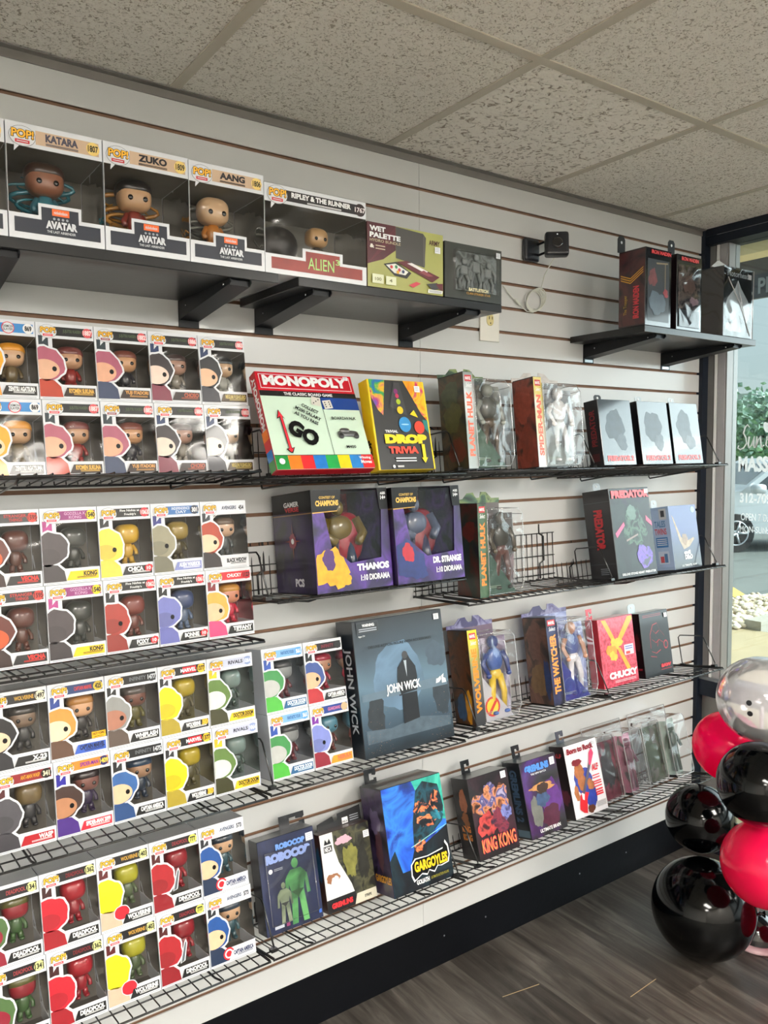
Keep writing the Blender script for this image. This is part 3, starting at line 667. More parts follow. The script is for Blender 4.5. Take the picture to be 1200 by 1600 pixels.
def figurine(parent, x, y, z, skin, hair, body, body2=None, s=1.0, eyes=True, capfull=False):
    mb = MB(); bm_ = VINYL(body); b2 = VINYL(body2 or body)
    mb.sell((0, 0, .030 * s), (.0125 * s, .0095 * s, .017 * s), bm_, 0.8, 14, 8)
    for q in (-1, 1):
        mb.tube([(q * .0065 * s, 0, .016 * s), (q * .0085 * s, 0, .002 * s)], [.0058 * s, .0062 * s], b2, 8); mb.sell((q * .009 * s, -.003 * s, .0015 * s), (.006 * s, .009 * s, .0035 * s), b2, 0.8, 10, 6)
        mb.tube([(q * .011 * s, 0, .040 * s), (q * .018 * s, -.003 * s, .028 * s), (q * .017 * s, -.008 * s, .020 * s)], [.0045 * s, .0042 * s, .0045 * s], bm_, 7)
    o = mb.build('figurine', parent); o.location = (x, y, z)
    hb = MB(); hb.sell((0, 0, .066 * s), (.0262 * s, .0215 * s, .0222 * s), VINYL(skin), 0.72, 22, 14)
    if eyes:
        for q in (-1, 1): hb.sell((q * .0115 * s, -.0205 * s, .061 * s), (.0042 * s, .002 * s, .0042 * s), M('#0a0a0b', 0.15, coat=0.6), 1, 10, 6)
    hd = hb.build('head', o)
    if hair:
        kb = MB(); kb.sell((0, .0022 * s, .0735 * s), (.0285 * s, .0235 * s, .0195 * s), VINYL(hair), 0.75, 22, 10, zfun=lambda p: Vector((p.x, p.y + (0.004 * s if p.z < -.004 * s and p.y < 0 else 0), max(p.z, -.004 * s + .002 * s * math.sin(p.x * 900)))) )
        kb.build('hair', o)
    return o
def portrait(F, skin, hair, body, cx=.160, cy=.465, ru=.290, rv=.218, eye=True, seed=1, full=False):
    """plain generic printed bust: head shape with a white cut line, cut off by the left carton edge"""
    w2 = WHITE; sh = [(.01, .035), (.01, .26), (.10, .27), (.26, .25), (.37, .17), (.40, .035)]
    F.poly([(a + (.03 if a > .02 else 0), b_ + (.02 if b_ > .04 else 0)) for a, b_ in sh], w2); F.blob(cx, cy, ru + .032, rv + .026, w2, seed, .10)
    F.poly(sh, IV0(body)); F.k -= 1
    hm = IV0(hair or skin); F.blob(cx, cy, ru, rv, hm, seed, .10)
    if hair: F.cell(cx - .045, cy - rv * .34, ru * .86, rv * .60, IV0(skin))
    else: F.cell(cx - .05, cy - rv * .42, ru * .70, rv * .46, IV0(skin, .86))
    if eye: F.ell(cx + ru * .40, cy - rv * .30, .040, .033, BLACK, 16)
IV0 = lambda c, k=1.0: M(c if k == 1 else tuple(x * k for x in [int(c.lstrip('#')[i:i + 2], 16) / 255 for i in (0, 2, 4)]), .35, var=.10, scale=45, coat=.3)
POPW, POPH, POPD = 0.1143, 0.1585, 0.090
DES = {}
def design(key, **k): DES[key] = k
design('869', num='869', bb='#f2f2f2', bf='#101010', band='#3a86c8', head=None, roundlogo=('DEMON', 'SLAYER'), strip='#3a86c8', p=('#e8c79c', '#f0a21e', '#e0932a'), f=('#d9b08a', '#e39a26', '#6a5a3a'), name='ZENITSU AGATSUMA', nb='#121212', nf='#f4f4f4')
design('1887', num='1887', bb='#d8545a', bf='#f7dcdc', band='#15171a', head=('JUJUTSU KAISEN', '#4c5a3e'), strip='#20303a', p=('#d9a98c', '#a9566a', '#b23a22'), f=('#c79a78', '#7a3f3c', '#8d2a26'), name='RYOMEN SUKUNA', nb='#2a1712', nf='#e2b04e')
design('1882', num='1882', bb='#d8545a', bf='#f7dcdc', band='#15171a', head=('JUJUTSU KAISEN', '#4c5a3e'), strip='#20303a', p=('#d9a284', '#a3546a', '#33405e'), f=('#cf9d74', '#7d4438', '#2e2d34'), name='YUJI ITADORI', nb='#2a1712', nf='#d39a52', sub='#8c1722')
design('1886', num='1886', bb='#d8545a', bf='#f7dcdc', band='#15171a', head=('JUJUTSU KAISEN', '#4c5a3e'), strip='#1f3560', p=('#ead0c0', '#2b2226', '#7c3345'), f=('#b08a78', '#4a3a38', '#8a8378'), name='CHOSO', nb='#2a1712', nf='#b5563a')
design('1883', num='1883', bb='#d8545a', bf='#f7dcdc', band='#15171a', head=('JUJUTSU KAISEN', '#4c5a3e'), strip='#1f3560', p=('#e3b592', '#15161b', '#2c2c36'), f=('#c9a684', '#17181c', '#a9a9a0'), name='MEGUMI FUSHIGURO', nb='#4a3a26', nf='#c6b26a')
design('1595', num='1595', bb='#d9443c', bf='#5d1512', band='#26272b', head=('STRANGER THINGS', '#c43a34'), strip='#26272b', p=('#c24a12', '#5c1d12', '#2c1512'), f=('#5c2f24', None, '#5a3326'), name='VECNA', nb='#121214', nf='#e0352c', noeye=1)
design('1540', num='1540', bb='#f3cf2a', bf='#222015', band='#8c2a72', head=('GODZILLA X KONG', '#cfa0c4'), strip='#b23a86', p=('#3f363a', None, '#332c30'), f=('#3c3f3b', None, '#3c3f3b'), name='KONG', nb='#f5cc1f', nf='#222015', noeye=1)
design('1063', num='1063', bb='#cf2f3c', bf='#f3dada', band='#121214', head=("Five Nights at Freddy's", '#f0f0f0'), strip='#17181a', p=('#ead04a', None, '#e6c94a'), f=('#cfa62e', None, '#c79d34'), name='CHICA', nb='#121214', nf='#f4f4f4', ten=1)
design('1062', num='1062', bb='#cf2f3c', bf='#f3dada', band='#121214', head=("Five Nights at Freddy's", '#f0f0f0'), strip='#17181a', p=('#a03026', None, '#8c2c24'), f=('#7d3a30', None, '#6a3a30'), name='FOXY', nb='#121214', nf='#f4f4f4', ten=1)
design('1061', num='1061', bb='#cf2f3c', bf='#f3dada', band='#121214', head=("Five Nights at Freddy's", '#f0f0f0'), strip='#17181a', p=('#6d72b4', None, '#6468ac'), f=('#3c4a70', None, '#5a6a84'), name='BONNIE', nb='#121214', nf='#f4f4f4', ten=1)
design('301', num='301', bb='#2a3446', bf='#f2f2f2', band='#3d6fae', head=('INDEPENDENCE DAY', '#dfe6ee'), strip='#2c2f7c', p=('#8f8a72', None, '#6d6a58'), f=('#9b8440', None, '#4c4426'), name='ALIEN WARRIOR', nb='#8088c0', nf='#f2f4fa')
design('454', num='454', bb='#e6e8ee', bf='#23262e', band='#dfe2ea', head=('AVENGERS', '#3f4660'), strip='#2b2e38', p=('#e9c7a6', '#a83c22', '#2c2426'), f=('#cda88a', '#6b5a4c', '#4d5254'), name='BLACK WIDOW', nb='#e3e4e8', nf='#1c1c20')
design('1127', num='1127', bb='#c0202c', bf='#1b1215', band='#cf202c', head=('CHUCKY', '#ffffff'), strip='#7c1a26', p=('#e8bd96', '#d9a94a', '#d8477a'), f=('#d08a6c', '#c08a3e', '#c22c44'), name='TIFFANY', nb='#121214', nf='#f4f4f4', inner='#9c4a50')
design('1497', num='1497', bb='#efe9c8', bf='#1c1c18', band='#17161a', head=('WOLVERINE', '#c89a3c'), strip='#7a1a22', p=('#e6c2a2', '#17161a', '#232228'), f=('#7f6a58', '#2e2b28', '#3a3a3a'), name='X-23', nb='#121214', nf='#f4f4f4')
design('425', num='425', bb='#c9b03e', bf='#2c2a18', band='#223a6a', head=('CAPTAIN MARVEL', '#c43c34'), strip='#25408f', p=('#ecd0b0', '#c98f3c', '#5c4030'), f=('#d8a880', '#b07a3c', '#2f2c2c'), name='CAPTAIN MARVEL', nb='#3a5fc0', nf='#1c2340', sticker=1)
design('1477', num='1477', bb='#26282c', bf='#cfd2d6', band='#101114', head=('INFINITY', '#6a6d72'), strip='#14161a', p=('#a8715c', '#8c8c8a', '#5a4c44'), f=('#6c4438', '#4c4440', '#5a5424'), name='WHIPLASH', nb='#17181a', nf='#f4f4f4')
design('1377', num='1377', bb='#f0c63a', bf='#1f1c10', band='#141518', head=('MARVEL', '#ffffff', '#d8232f'), strip='#2c2c30', p=('#e8d21a', None, '#a89430'), f=('#a8931f', None, '#4c4626'), name='WOLVERINE', nb='#141518', nf='#f4f4f4', inner='#77704c', fifty=1, noeye=1)
design('1064', num='1064', bb='#8fa0cc', bf='#eef2fb', band='#c6cade', head=('RIVALS', '#23253a'), strip='#f0c32a', p=('#d7dad3', '#5d7a3c', '#3c3c22'), f=('#6c7d78', None, '#2f4038'), name='DOCTOR DOOM', nb='#f1ca2c', nf='#23231c', inner='#7d8a87', noeye=1)
design('341', num='341', bb='#1c1512', bf='#f2e4c0', band='#8c1a22', head=('ANT-MAN WASP', '#d99a2c'), strip='#4c1218', p=('#4c4a50', None, '#3c3a40'), f=('#6c5a36', None, '#2c2c30'), name='WASP', nb='#b01c26', nf='#f4eaea', noeye=1)
design('1409', num='1409', bb='#2b2460', bf='#f0cf4a', band='#f0862c', head=('SPIDER-MAN', '#6a1c8c'), strip='#28209a', p=('#b07a58', '#3c2620', '#46267c'), f=('#7c5048', '#2c2224', '#2f2140'), name='SPIDER-MAN 2099', nb='#d22a3c', nf='#f6eef0')
design('1475', num='1475', bb='#26282c', bf='#cfd2d6', band='#101114', head=('INFINITY', '#6a6d72'), strip='#14161a', p=('#e4bd98', '#33609c', '#27497c'), f=('#a07c60', '#24384e', '#232f40'), name='CAPTAIN AMERICA', nb='#17181a', nf='#f4f4f4')
design('561', num='561', bb='#5aa0dc', bf='#f2f8ff', band='#7fb2e0', head=('FANTASTIC FOUR', '#2a5f9c'), strip='#2c4fa8', p=('#b7b8b4', '#3f8a4c', '#4cae3c'), f=('#8a8c8c', '#3c3c3e', '#5a1f28'), name='DOCTOR DOOM', nb='#2a5f8c', nf='#eaf2fa', noeye=1, inner='#74767e')
design('inf', num='', bb='#26282c', bf='#cfd2d6', band='#1c1418', head=('INFINITY', '#7a2434'), strip='#101114', p=('#dcae8a', '#3a4f8c', '#b0242c'), f=('#a8785c', '#8c1c30', '#8c1c30'), name='CAPTAIN AMERICA', nb='#17181a', nf='#f4f4f4')
design('neb', num='', bb='#c8b08a', bf='#2c2a18', band='#26408c', head=('GUARDIANS', '#d07aa0'), strip='#7c2ca0', p=('#7c86c8', None, '#8c2234'), f=('#4c7a8c', None, '#5c2c26'), name='NEBULA', nb='#ef9a2c', nf='#c96a4c')
design('1341', num='1341', bb='#e9ea9a', bf='#22221a', band='#17161a', head=('DEADPOOL', '#9c3a40'), strip='#5c1a1e', p=('#8c1c30', '#4c6a3c', '#8c1c30'), f=('#8c222c', '#5c5a30', '#3c5a30'), name='DEADPOOL', nb='#121214', nf='#f0f0f0', noeye=1)
design('1362', num='1362', bb='#e9ea9a', bf='#22221a', band='#17161a', head=('DEADPOOL', '#7c2228'), strip='#3c1216', p=('#c01a2c', None, '#9c1824'), f=('#a01c28', None, '#8c1a26'), name='DEADPOOL', nb='#121214', nf='#f0f0f0', noeye=1)
design('1403', num='1403', bb='#e9ea9a', bf='#22221a', band='#17161a', head=('WOLVERINE', '#c89a3c'), strip='#5c1a1e', p=('#f3ea1c', None, '#d8b49a'), f=('#a8a42c', None, '#4c5a3c'), name='WOLVERINE', nb='#17181a', nf='#f0f0f0', noeye=1, mini='#c22030')
design('777', num='777', bb='#e9ea6a', bf='#22221a', band='#17161a', head=('DEADPOOL', '#8c2a34'), strip='#4c1418', p=('#a81f28', None, '#8c1822'), f=('#8c1c26', None, '#8c1c26'), name='DINOPOOL', nb='#121214', nf='#f0f0f0', noeye=1, sword=1)
design('573', num='573', bb='#eceef2', bf='#1c2238', band='#e4e8f0', head=('AVENGERS', '#2c3a5c'), strip='#26282e', p=('#e8bd98', '#1e4f94', '#20304c'), f=('#c09a78', '#26323e', '#23424a'), name='CAPTAIN AMERICA', nb='#e6e8ec', nf='#1c2c5c', shield=1)
PROTO = {}
def pop_box(key):
    d = DES[key]; t = bpy.data.objects.new('figure_box', None); COL.objects.link(t); t.empty_display_size = .05
    W, H, D = POPW, POPH, POPD
    carton_window(W, H, D, .20, .80, .27, t, inner=d.get('inner', '#6c675f'), side='#b9bdc4', capm=M('#8a8c90', 0.25, var=.1, scale=15, coat=.5))
    F = front_face(W, H); band = M(d['band'], 0.35, var=0.04, coat=.3)
    F.rect(.035, .44, .20, .83, M(d['strip'], 0.35, var=0.35, scale=60, coat=.3)); F.rect(.24, .838, .968, .955, band)
    if d.get('roundlogo'):
        F.circ(.56, .896, .105, RED, 20); F.circ(.56, .896, .092, WHITE, 20); F.text(d['roundlogo'][0], .48, .90, .64, .93, BLACK, .01); F.text(d['roundlogo'][1], .48, .862, .64, .893, BLACK, .01)
    F.build('printed_front', t)
    F = front_face(W, H); F.lines(.05, .95, (.018,), .006, GREYP); F.build('fine_print', t)
    F = front_face(W, H); F.k = 4
    portrait(F, d['p'][0], d['p'][1], d['p'][2], eye=not d.get('noeye'), seed=len(d['name']) + sum(map(ord, key)))
    if d.get('mini'): F.k += 1; F.blob(.40, .20, .15, .10, WHITE, 4, .05); F.blob(.40, .20, .135, .09, VINYL(d['mini']), 4, .05)
    if d.get('sword'): F.poly([(.40, .25), (.50, .27), (.57, .50), (.545, .56), (.505, .52)], WHITE); F.poly([(.42, .26), (.48, .275), (.55, .50), (.54, .53), (.52, .51)], M('#6a7278', .3, .4))
    if d.get('shield'): F.circ(.40, .13, .12, RED); F.circ(.40, .13, .09, WHITE); F.circ(.40, .13, .06, RED)
    F.build('printed_portrait', t)
    F = front_face(W, H); F.k = 12; F.poly([(.40, .045), (.965, .045), (.965, .160), (.47, .160)], M(d['nb'], 0.35, var=0.03, coat=.3)); pn = F.build('name_panel', t)
    F = front_face(W, H); F.k = 14; xr = .80 if (d.get('ten') or d.get('fifty')) else .94; xl = max(.50, xr - .060 * len(d['name'])); F.text(d['name'], xl, .088, xr, .150, M(d['nf'], .35, var=0), .05); F.lines(.58, .92, (.070, .082), .006, M(d['nf'], .35, var=0)); F.build('lettering', pn)
    if d.get('ten'): F = front_face(W, H); F.k = 15; F.blob(.90, .12, .075, .05, RED, 2, .2); F.text('10', .86, .095, .94, .145, WHITE, .05); F.build('anniversary_mark', t)
    if d.get('fifty'): F = front_face(W, H); F.k = 15; F.text('50', .83, .08, .955, .165, YEL, .08); F.build('anniversary_mark', t)
    if d.get('sticker'): F = front_face(W, H); F.k = 15; F.rect(.72, .21, .97, .295, M('#f2b51e', .4)); F.text('HOT TOPIC', .74, .25, .95, .28, BLACK, .04); F.lines(.76, .93, (.23,), .006, BLACK); F.build('shop_sticker', t)
    if d['head'] and d['head'][0]:
        F = front_face(W, H); F.k = 5
        if len(d['head']) > 2: F.rect(.50, .852, .78, .945, M(d['head'][2], .35, var=0))
        s_ = d['head'][0]; hm = M(d['head'][1], .35, var=0)
        if len(s_) > 14 and ' ' in s_:
            a = s_.rfind(' ') ; F.text(s_[:a], .42, .902, .79, .942, hm, .02); F.text(s_[a + 1:], .50, .852, .72, .892, hm, .02)
        else: F.text(s_, .46, .872, .78, .925, hm, .03)
        F.build('title_lettering', t)
    F = front_face(W, H); F.k = 8; F.circ(.885, .895, .088, M(d['bb'], .35, var=.02)); bd = F.build('number_badge', t)
    if d['num']: F = front_face(W, H); F.k = 10; n = len(d['num']); F.text(d['num'], .885 - .019 * n, .862, .885 + .019 * n, .930, M(d['bf'], .35, var=0), .045); F.build('lettering', bd)
    F = front_face(W, H); F.k = 8; pop_logo(F, .20, .885, .31, d.get('sub', '#d8232f')); F.build('logo_bubble', t)
    f = d['f']; figurine(t, .074, .047, .030, f[0], f[1], f[2], eyes=not d.get('noeye') and key not in ('1063', '1062', '1061', '301'), s=1.0)
    return t
def place_pop(key, loc, lean, label):
    if key in PROTO: t = copy_tree(PROTO[key])
    else: t = pop_box(key); PROTO[key] = t
    t.location = loc; t.rotation_euler = (-R(lean), 0, 0); t['label'] = label; t['category'] = 'figure box'; t['group'] = 'white window-front figure boxes stacked in pairs'
    return t
rows = [  # x of box 0 left edge, y, z, lean, lower keys, upper keys, row words
    (0.2585, -0.150, 1.5570, 7.0, ['869', '1887', '1882', '1886', '1883'], None, 'in first wire row'),
    (0.2505, -0.150, 1.1760, 5.5, ['1595', '1540', '1062', '1061', '1127'], ['1595', '1540', '1063', '301', '454'], 'in second wire row'),
    (0.2465, -0.176, 0.8140, 5.5, ['341', '1409', '1475', '1377', '1064'], ['1497', '425', '1477', '1377', '1064'], 'in third wire row'),
    (0.2170, -0.193, 0.4200, 9.6, ['1341', '1362', '1403', '777', '573'], None, 'in bottom row'),
]
desc = {'869': 'number 869, yellow-haired print and blue header', '1887': 'number 1887, pink-haired print with orange-red clothes', '1882': 'number 1882, pink-haired print with navy clothes', '1886': 'dark-haired pale-faced print and maroon collar', '1883': 'black-haired print, the rightmost of its stack row',
        '1595': 'number 1595, orange-brown print and red name', '1540': 'number 1540, magenta header and yellow name strip', '1062': 'number 1062 and red print', '1061': 'number 1061 and violet-blue print', '1127': 'red header and blonde-haired print', '1063': 'number 1063 and yellow print', '301': 'olive print and blue header', '454': 'number 454 and red-haired print',
        '341': 'number 341, dark grey print and red name strip', '1409': 'number 1409, brown-haired print and orange header', '1475': 'blue-capped print and black header', '1377': 'yellow print, black header and red block', '1064': 'green-hooded print and yellow name strip', '1497': 'number 1497 and black-haired print', '425': 'blonde-haired print and yellow shop sticker', '1477': 'grey-haired print and black header',
        '1341': 'number 1341, dark red and green print', '1362': 'number 1362 and plain red print', '1403': 'number 1403, yellow print with small red head', '777': 'number 777, red print with grey blade', '573': 'number 573, blue-capped print and round red-white disc'}
for (x0, y, z, ln, lo, up, wds) in rows:
    up = up or lo
    for i in range(5):
        x = x0 + 0.1155 * i
        place_pop(lo[i], (x, y, z), ln, 'figure box, %s, lower %s' % (desc[lo[i]], wds))
        dz = 0.1592
        place_pop(up[i], (x - 0.003, y + dz * math.sin(R(ln)), z + dz * math.cos(R(ln))), ln, 'figure box, %s, upper %s' % (desc[up[i]], wds))
# the two stacks on the next wire shelf (third row, beside the grey-blue box)
for i, (lo, up, a, b_) in enumerate((('561', '561', 'grey green-hooded print, blue header number 561, lower of its pair', 'grey green-hooded print, blue header number 561, upper of its pair'), ('neb', 'inf', 'blue-violet print and orange name strip, beside the grey-blue box', 'blue-capped print above the one with orange name strip'))):
    x = 0.860 + 0.1165 * i; z = 0.8105; ln = 10
    place_pop(lo, (x, -0.170, z), ln, 'white figure box with ' + a)
    place_pop(up, (x - .001, -0.170 + .1592 * math.sin(R(ln)), z + .1592 * math.cos(R(ln))), ln, 'white figure box with ' + b_)

# ------------------------------------------------------------------ wide window boxes on the board shelf
BZ = 1.9885
def deluxe(x, W, H, D, title, num, tcol, band, badge, bfc, fig, label, logo_sub='#c8343c', panel=('#1c2230',), ptext='AVATAR', orange=True, effect=None, last=False):
    t = empty('large_figure_box', (x, -0.299, BZ), label, 'figure box', 'wide window-front boxes on the board shelf')
    carton_window(W, H, D, .155, .80, 0.0, t, side='#dcdfe4', inner='#7a776f', capm=WHITE)
    F = front_face(W, H)
    F.rect(.30 if not last else .2, .835, .965, .955, M(band, .4, var=.06, scale=25)); F.build('header_band', t)
    F = front_face(W, H)
    # stepped white lower frame carrying a dark panel
    a, b_ = (.33, .72) if not last else (.38, .72)
    F.poly([(0, 0), (1, 0), (1, .22), (b_ + .03, .22), (b_ + .03, .33), (a - .03, .33), (a - .03, .22), (0, .22)], WHITE)
    F.poly([(.055, .055), (.955, .055), (.955, .185), (b_, .185), (b_, .30), (a, .30), (a, .185), (.055, .185)], M(panel[0], .35, var=.3 if last else .04, scale=25))
    F.build('printed_front', t)
    F = front_face(W, H); F.k = 5
    if title: F.text(title, *((.40, .872, .74, .940) if not last else (.25, .880, .84, .940)), M(tcol, .35, var=0), .05)
    F.lines(.40, .74, (.855, .845), .006, M(tcol, .35, var=0)); F.build('title_lettering', t)
    F = front_face(W, H); F.k = 5; F.circ(.90 if not last else .935, .895, .072 if not last else .055, M(badge, .35, var=.02)); bd = F.build('number_badge', t)
    F = front_face(W, H); F.k = 7; c_ = .90 if not last else .935
    if num: F.text(num, c_ - .055, .865, c_ + .055, .925, M(bfc, .35, var=0), .03); F.build('lettering', bd)
    F = front_face(W, H); F.k = 5; pop_logo(F, .165 if not last else .118, .885, .27 if not last else .19, logo_sub); F.build('logo_bubble', t)
    F = front_face(W, H); F.k = 5
    if not last:
        F.rect(.44, .235, .62, .295, M('#f06a2a', .35)); F.text('nickelodeon', .46, .25, .60, .28, WHITE, .02)
        for q in range(4): F.circ(.46 + q * .045, .207, .014, GREYP, 12)
        F.text(ptext, .37, .115, .70, .185, WHITE, .06); F.text('THE LAST AIRBENDER', .38, .078, .68, .100, WHITE, .01)
    else:
        F.text(ptext, .40, .10, .66, .235, M('#a9d47c', .35), .005); F.text('3', .675, .19, .72, .255, M('#a9d47c', .35), .02)
    F.build('lettering', t)
    skin, hair, body = fig; figurine(t, W * (.46 if not last else .62), D * .42, .040, skin, hair, body, s=1.28 if not last else 1.0)
    if effect:
        mb = MB(); em_ = M(effect, .2, var=.2, coat=.6); rg = random.Random(len(title))
        for q in range(7):
            a0 = rg.uniform(0, 6.28); pts = []
            for k in range(14):
                aa = a0 + k * .42; rr = .035 + .0022 * k; pts.append((W * .46 + rr * math.cos(aa) * 1.1, D * .62 + .012 * math.sin(aa * .7 + q), .045 + q * .013 + .012 * math.sin(aa)))
            mb.tube(pts, [.001 + .0035 * math.sin(PI * k / 13) for k in range(14)], em_, 6)
        mb.build('swirl', t)
    if last:
        mb = MB(); mb.sell((W * .28, D * .6, .085), (.05, .03, .04), M('#2a2826', .4, var=.2), .9, 18, 10); mb.build('dark_creature', t)
    return t
deluxe(0.126, .1665, .2015, .150, '', '', '#5c5a60', '#cdb094', '#efd07a', '#2c2a20', ('#8c5c44', '#3c2c24', '#3c5c70'), 'wide figure box cut off by the left edge of the photo', effect=None)
deluxe(0.2945, .1665, .2015, .150, 'KATARA', '1807', '#4c4a58', '#cdb094', '#efd07a', '#2c2a20', ('#8c5c44', '#3c2a22', '#2c6a78'), 'wide figure box number 1807 with teal water swirls', effect='#2c6f7c')
deluxe(0.4630, .1665, .2015, .150, 'ZUKO', '1809', '#26242a', '#cdb094', '#efd07a', '#2c2a20', ('#c8a078', '#1c1818', '#7c2a20'), 'wide figure box number 1809 with amber flame swirls', effect='#a8742c')
deluxe(0.6310, .1655, .2000, .150, 'AANG', '1806', '#26242a', '#cdb094', '#efd07a', '#2c2a20', ('#d8b48c', None, '#b0702c'), 'wide figure box number 1806 with clear grey air swirls and bald figure', effect='#6f7068')
deluxe(0.7980, .2600, .1880, .140, 'RIPLEY & THE RUNNER', '1767', '#f2f2f2', '#1c1718', '#2a1718', '#f0e8e8', ('#c09a6c', None, '#3c342c'), 'extra wide figure box number 1767 with black header and red-brown lower band', panel=('#8c2c22',), ptext='ALIEN', last=True)

# ------------------------------------------------------------------ printed cartons
def zshelf(key, y): z0, tl = cfg[key]; return z0 + 0.001 - y * math.tan(R(tl))
def carton(name, cat, key, x, y, W, H, D, label, side='#14161c', front=None, lean=None, top=None, group=None, z=None, film=None, r=0.0012, base=None):
    """closed printed box; returns (empty, front face writer, left face writer)"""
    tl = lean if lean is not None else (cfg[key][1] if key else 0)
    if z is None:
        z = zshelf(key, y)
        z += max(0.0, D * math.sin(R(tl - cfg[key][1])) * 1.0)
    t = empty(name, (x, y, z), label, cat, group, lean=tl)
    mb = MB(); sm_ = side if not isinstance(side, str) else M(side, 0.3, var=.12, scale=12, coat=.5)
    mb.bbox(0, W, 0, D, 0, H, sm_, r)
    mb.build('carton', t)
    F = front_face(W, H); F.rect(.004, .004, .996, .996, front if front is not None else sm_)
    L = left_face(D, H); 
    return t, F, L
def hang_tab(t, x, H, D, col='#101216', w_=0.030, h_=0.040, hook=True, y=None):
    m = M(col, .3, var=.05, coat=.4) if isinstance(col, str) else col; mb = MB(); yy = D - .004 if y is None else y
    if hook:   # hook shaped peg tab
        pts = [(-.5, 0), (.5, 0), (.5, .34), (.28, .34), (.28, .22), (-.1, .22), (-.1, .72), (.16, .72), (.16, .56), (.42, .50), (.5, .62), (.5, 1), (-.5, 1)]
        q = [(x + a * w_, H - .001 + b * h_) for a, b in pts]
        mb.prism(q, yy, yy + .0014, m)
    else:
        q = [(x - w_ / 2, H - .001), (x + w_ / 2, H - .001), (x + w_ / 2, H + h_ * .8), (x + w_ * .3, H + h_), (x - w_ * .3, H + h_), (x - w_ / 2, H + h_ * .8)]
        mb.prism(q, yy, yy + .0012, m); mb.sell((x, yy - .0004, H + h_ * .62), (.0045, .0008, .0045), M('#e9ecee', .4), nu=10, nv=6)
    return mb.build('hang_tab', t)
def price(t, W, H, u, v, w_=.10, h_=.06, k=14, col='#eef0f4'):
    F = front_face(W, H); F.k = k; F.rect(u, v, u + w_, v + h_, M(col, .5, var=0)); F.lines(u + w_ * .15, u + w_ * .8, (v + h_ * .3, v + h_ * .55, v + h_ * .78), h_ * .07, GREYP); return F.build('price_sticker', t)
I = lambda c: M(c, .32, var=.03, coat=.4)
IV = lambda c, v=.25, s=40: M(c, .32, var=v, scale=s, coat=.4)
W_, K_ = I('#f3f4f5'), M('#07080a', .32, spec=.35, name='dense_black_print')

# palette kit
t, F, L = carton('paint_palette_box', 'box', None, 1.0605, -.299, .2280, .1490, .085, 'olive and maroon palette kit box on the board shelf', side='#3a1418', front=IV('#a3a45c', .06, 20), z=BZ)
F.poly([(.004, .35), (.20, .45), (.36, .62), (.36, .996), (.004, .996)], IV('#4c1420')); F.poly([(.004, .35), (.36, .996), (.36, .8)], IV('#5a1a28'))
F.poly([(.36, .50), (.74, .42), (.76, .90), (.72, .96), (.36, .99)], I('#43413f')); F.rect(.72, .45, .745, .92, I('#57534f'))
F.poly([(.20, .38), (.34, .22), (.50, .20), (.56, .30), (.36, .44)], I('#1c1c1e')); F.poly([(.23, .37), (.34, .26), (.48, .25), (.52, .31), (.35, .41)], I('#e9e8e2'))
for u, v, c in ((.30, .35, '#c8303a'), (.36, .36, '#2a7a4c'), (.40, .32, '#c02a50'), (.45, .30, '#20305a'), (.38, .28, '#d8a02a')): F.circ(u, v, .018, I(c), 12)
F.poly([(.36, .44), (.50, .48), (.94, .30), (.84, .20)], I('#5c1a22')); F.poly([(.50, .44), (.56, .46), (.78, .36), (.74, .33)], I('#ece7e6')); F.poly([(.66, .33), (.78, .28), (.85, .30), (.72, .37)], I('#8a4048'))
F.poly([(.52, .10), (.62, .17), (.68, .15), (.58, .07)], I('#c43a4a')); F.poly([(.76, .16), (.90, .20), (.96, .12), (.84, .07)], I('#3c3c3e')); F.poly([(.88, .18), (.98, .20), (.98, .08), (.93, .10)], I('#5c1a24'))
F.poly([(.77, .02), (.97, .03), (.98, .08), (.78, .08)], I('#ecebe6')); F.lines(.79, .96, (.045, .062), .01, GREYP)
F.rect(.05, .06, .19, .20, I('#e3e6c4')); F.rect(.22, .06, .35, .19, I('#e3e6c4')); F.text('100', .08, .10, .16, .15, I('#7c7f50'), .02); F.text('4', .26, .10, .30, .15, I('#7c7f50'), .02)
F.build('printed_front', t)
F = front_face(.228, .149); F.k = 5; F.text('WET', .03, .865, .23, .945, W_, .05); F.text('PALETTE', .03, .765, .42, .845, W_, .05); F.text('HYDRO BUNDLE', .03, .700, .42, .745, I('#b8a98c'), .02); F.text('&', .03, .60, .085, .66, I('#e8e4da'), .05); F.lines(.10, .22, (.645, .60), .015, I('#c8b8a0')); F.build('title_lettering', t); F = front_face(.228, .149); F.k = 5; F.text('ARMY', .80, .80, .95, .88, I('#4c2028'), .02); F.build('maker_lettering', t)
L.rect(.03, .03, .97, .97, IV('#3c2428', .3)); L.text('WET', .12, .35, .35, .85, I('#8a7a70'), .03, rot=90); L.text('HYDRO', .55, .40, .75, .85, I('#6c5a58'), .02, rot=90); L.build('printed_side', t)
price(t, .228, .149, .875, .68, .075, .10)
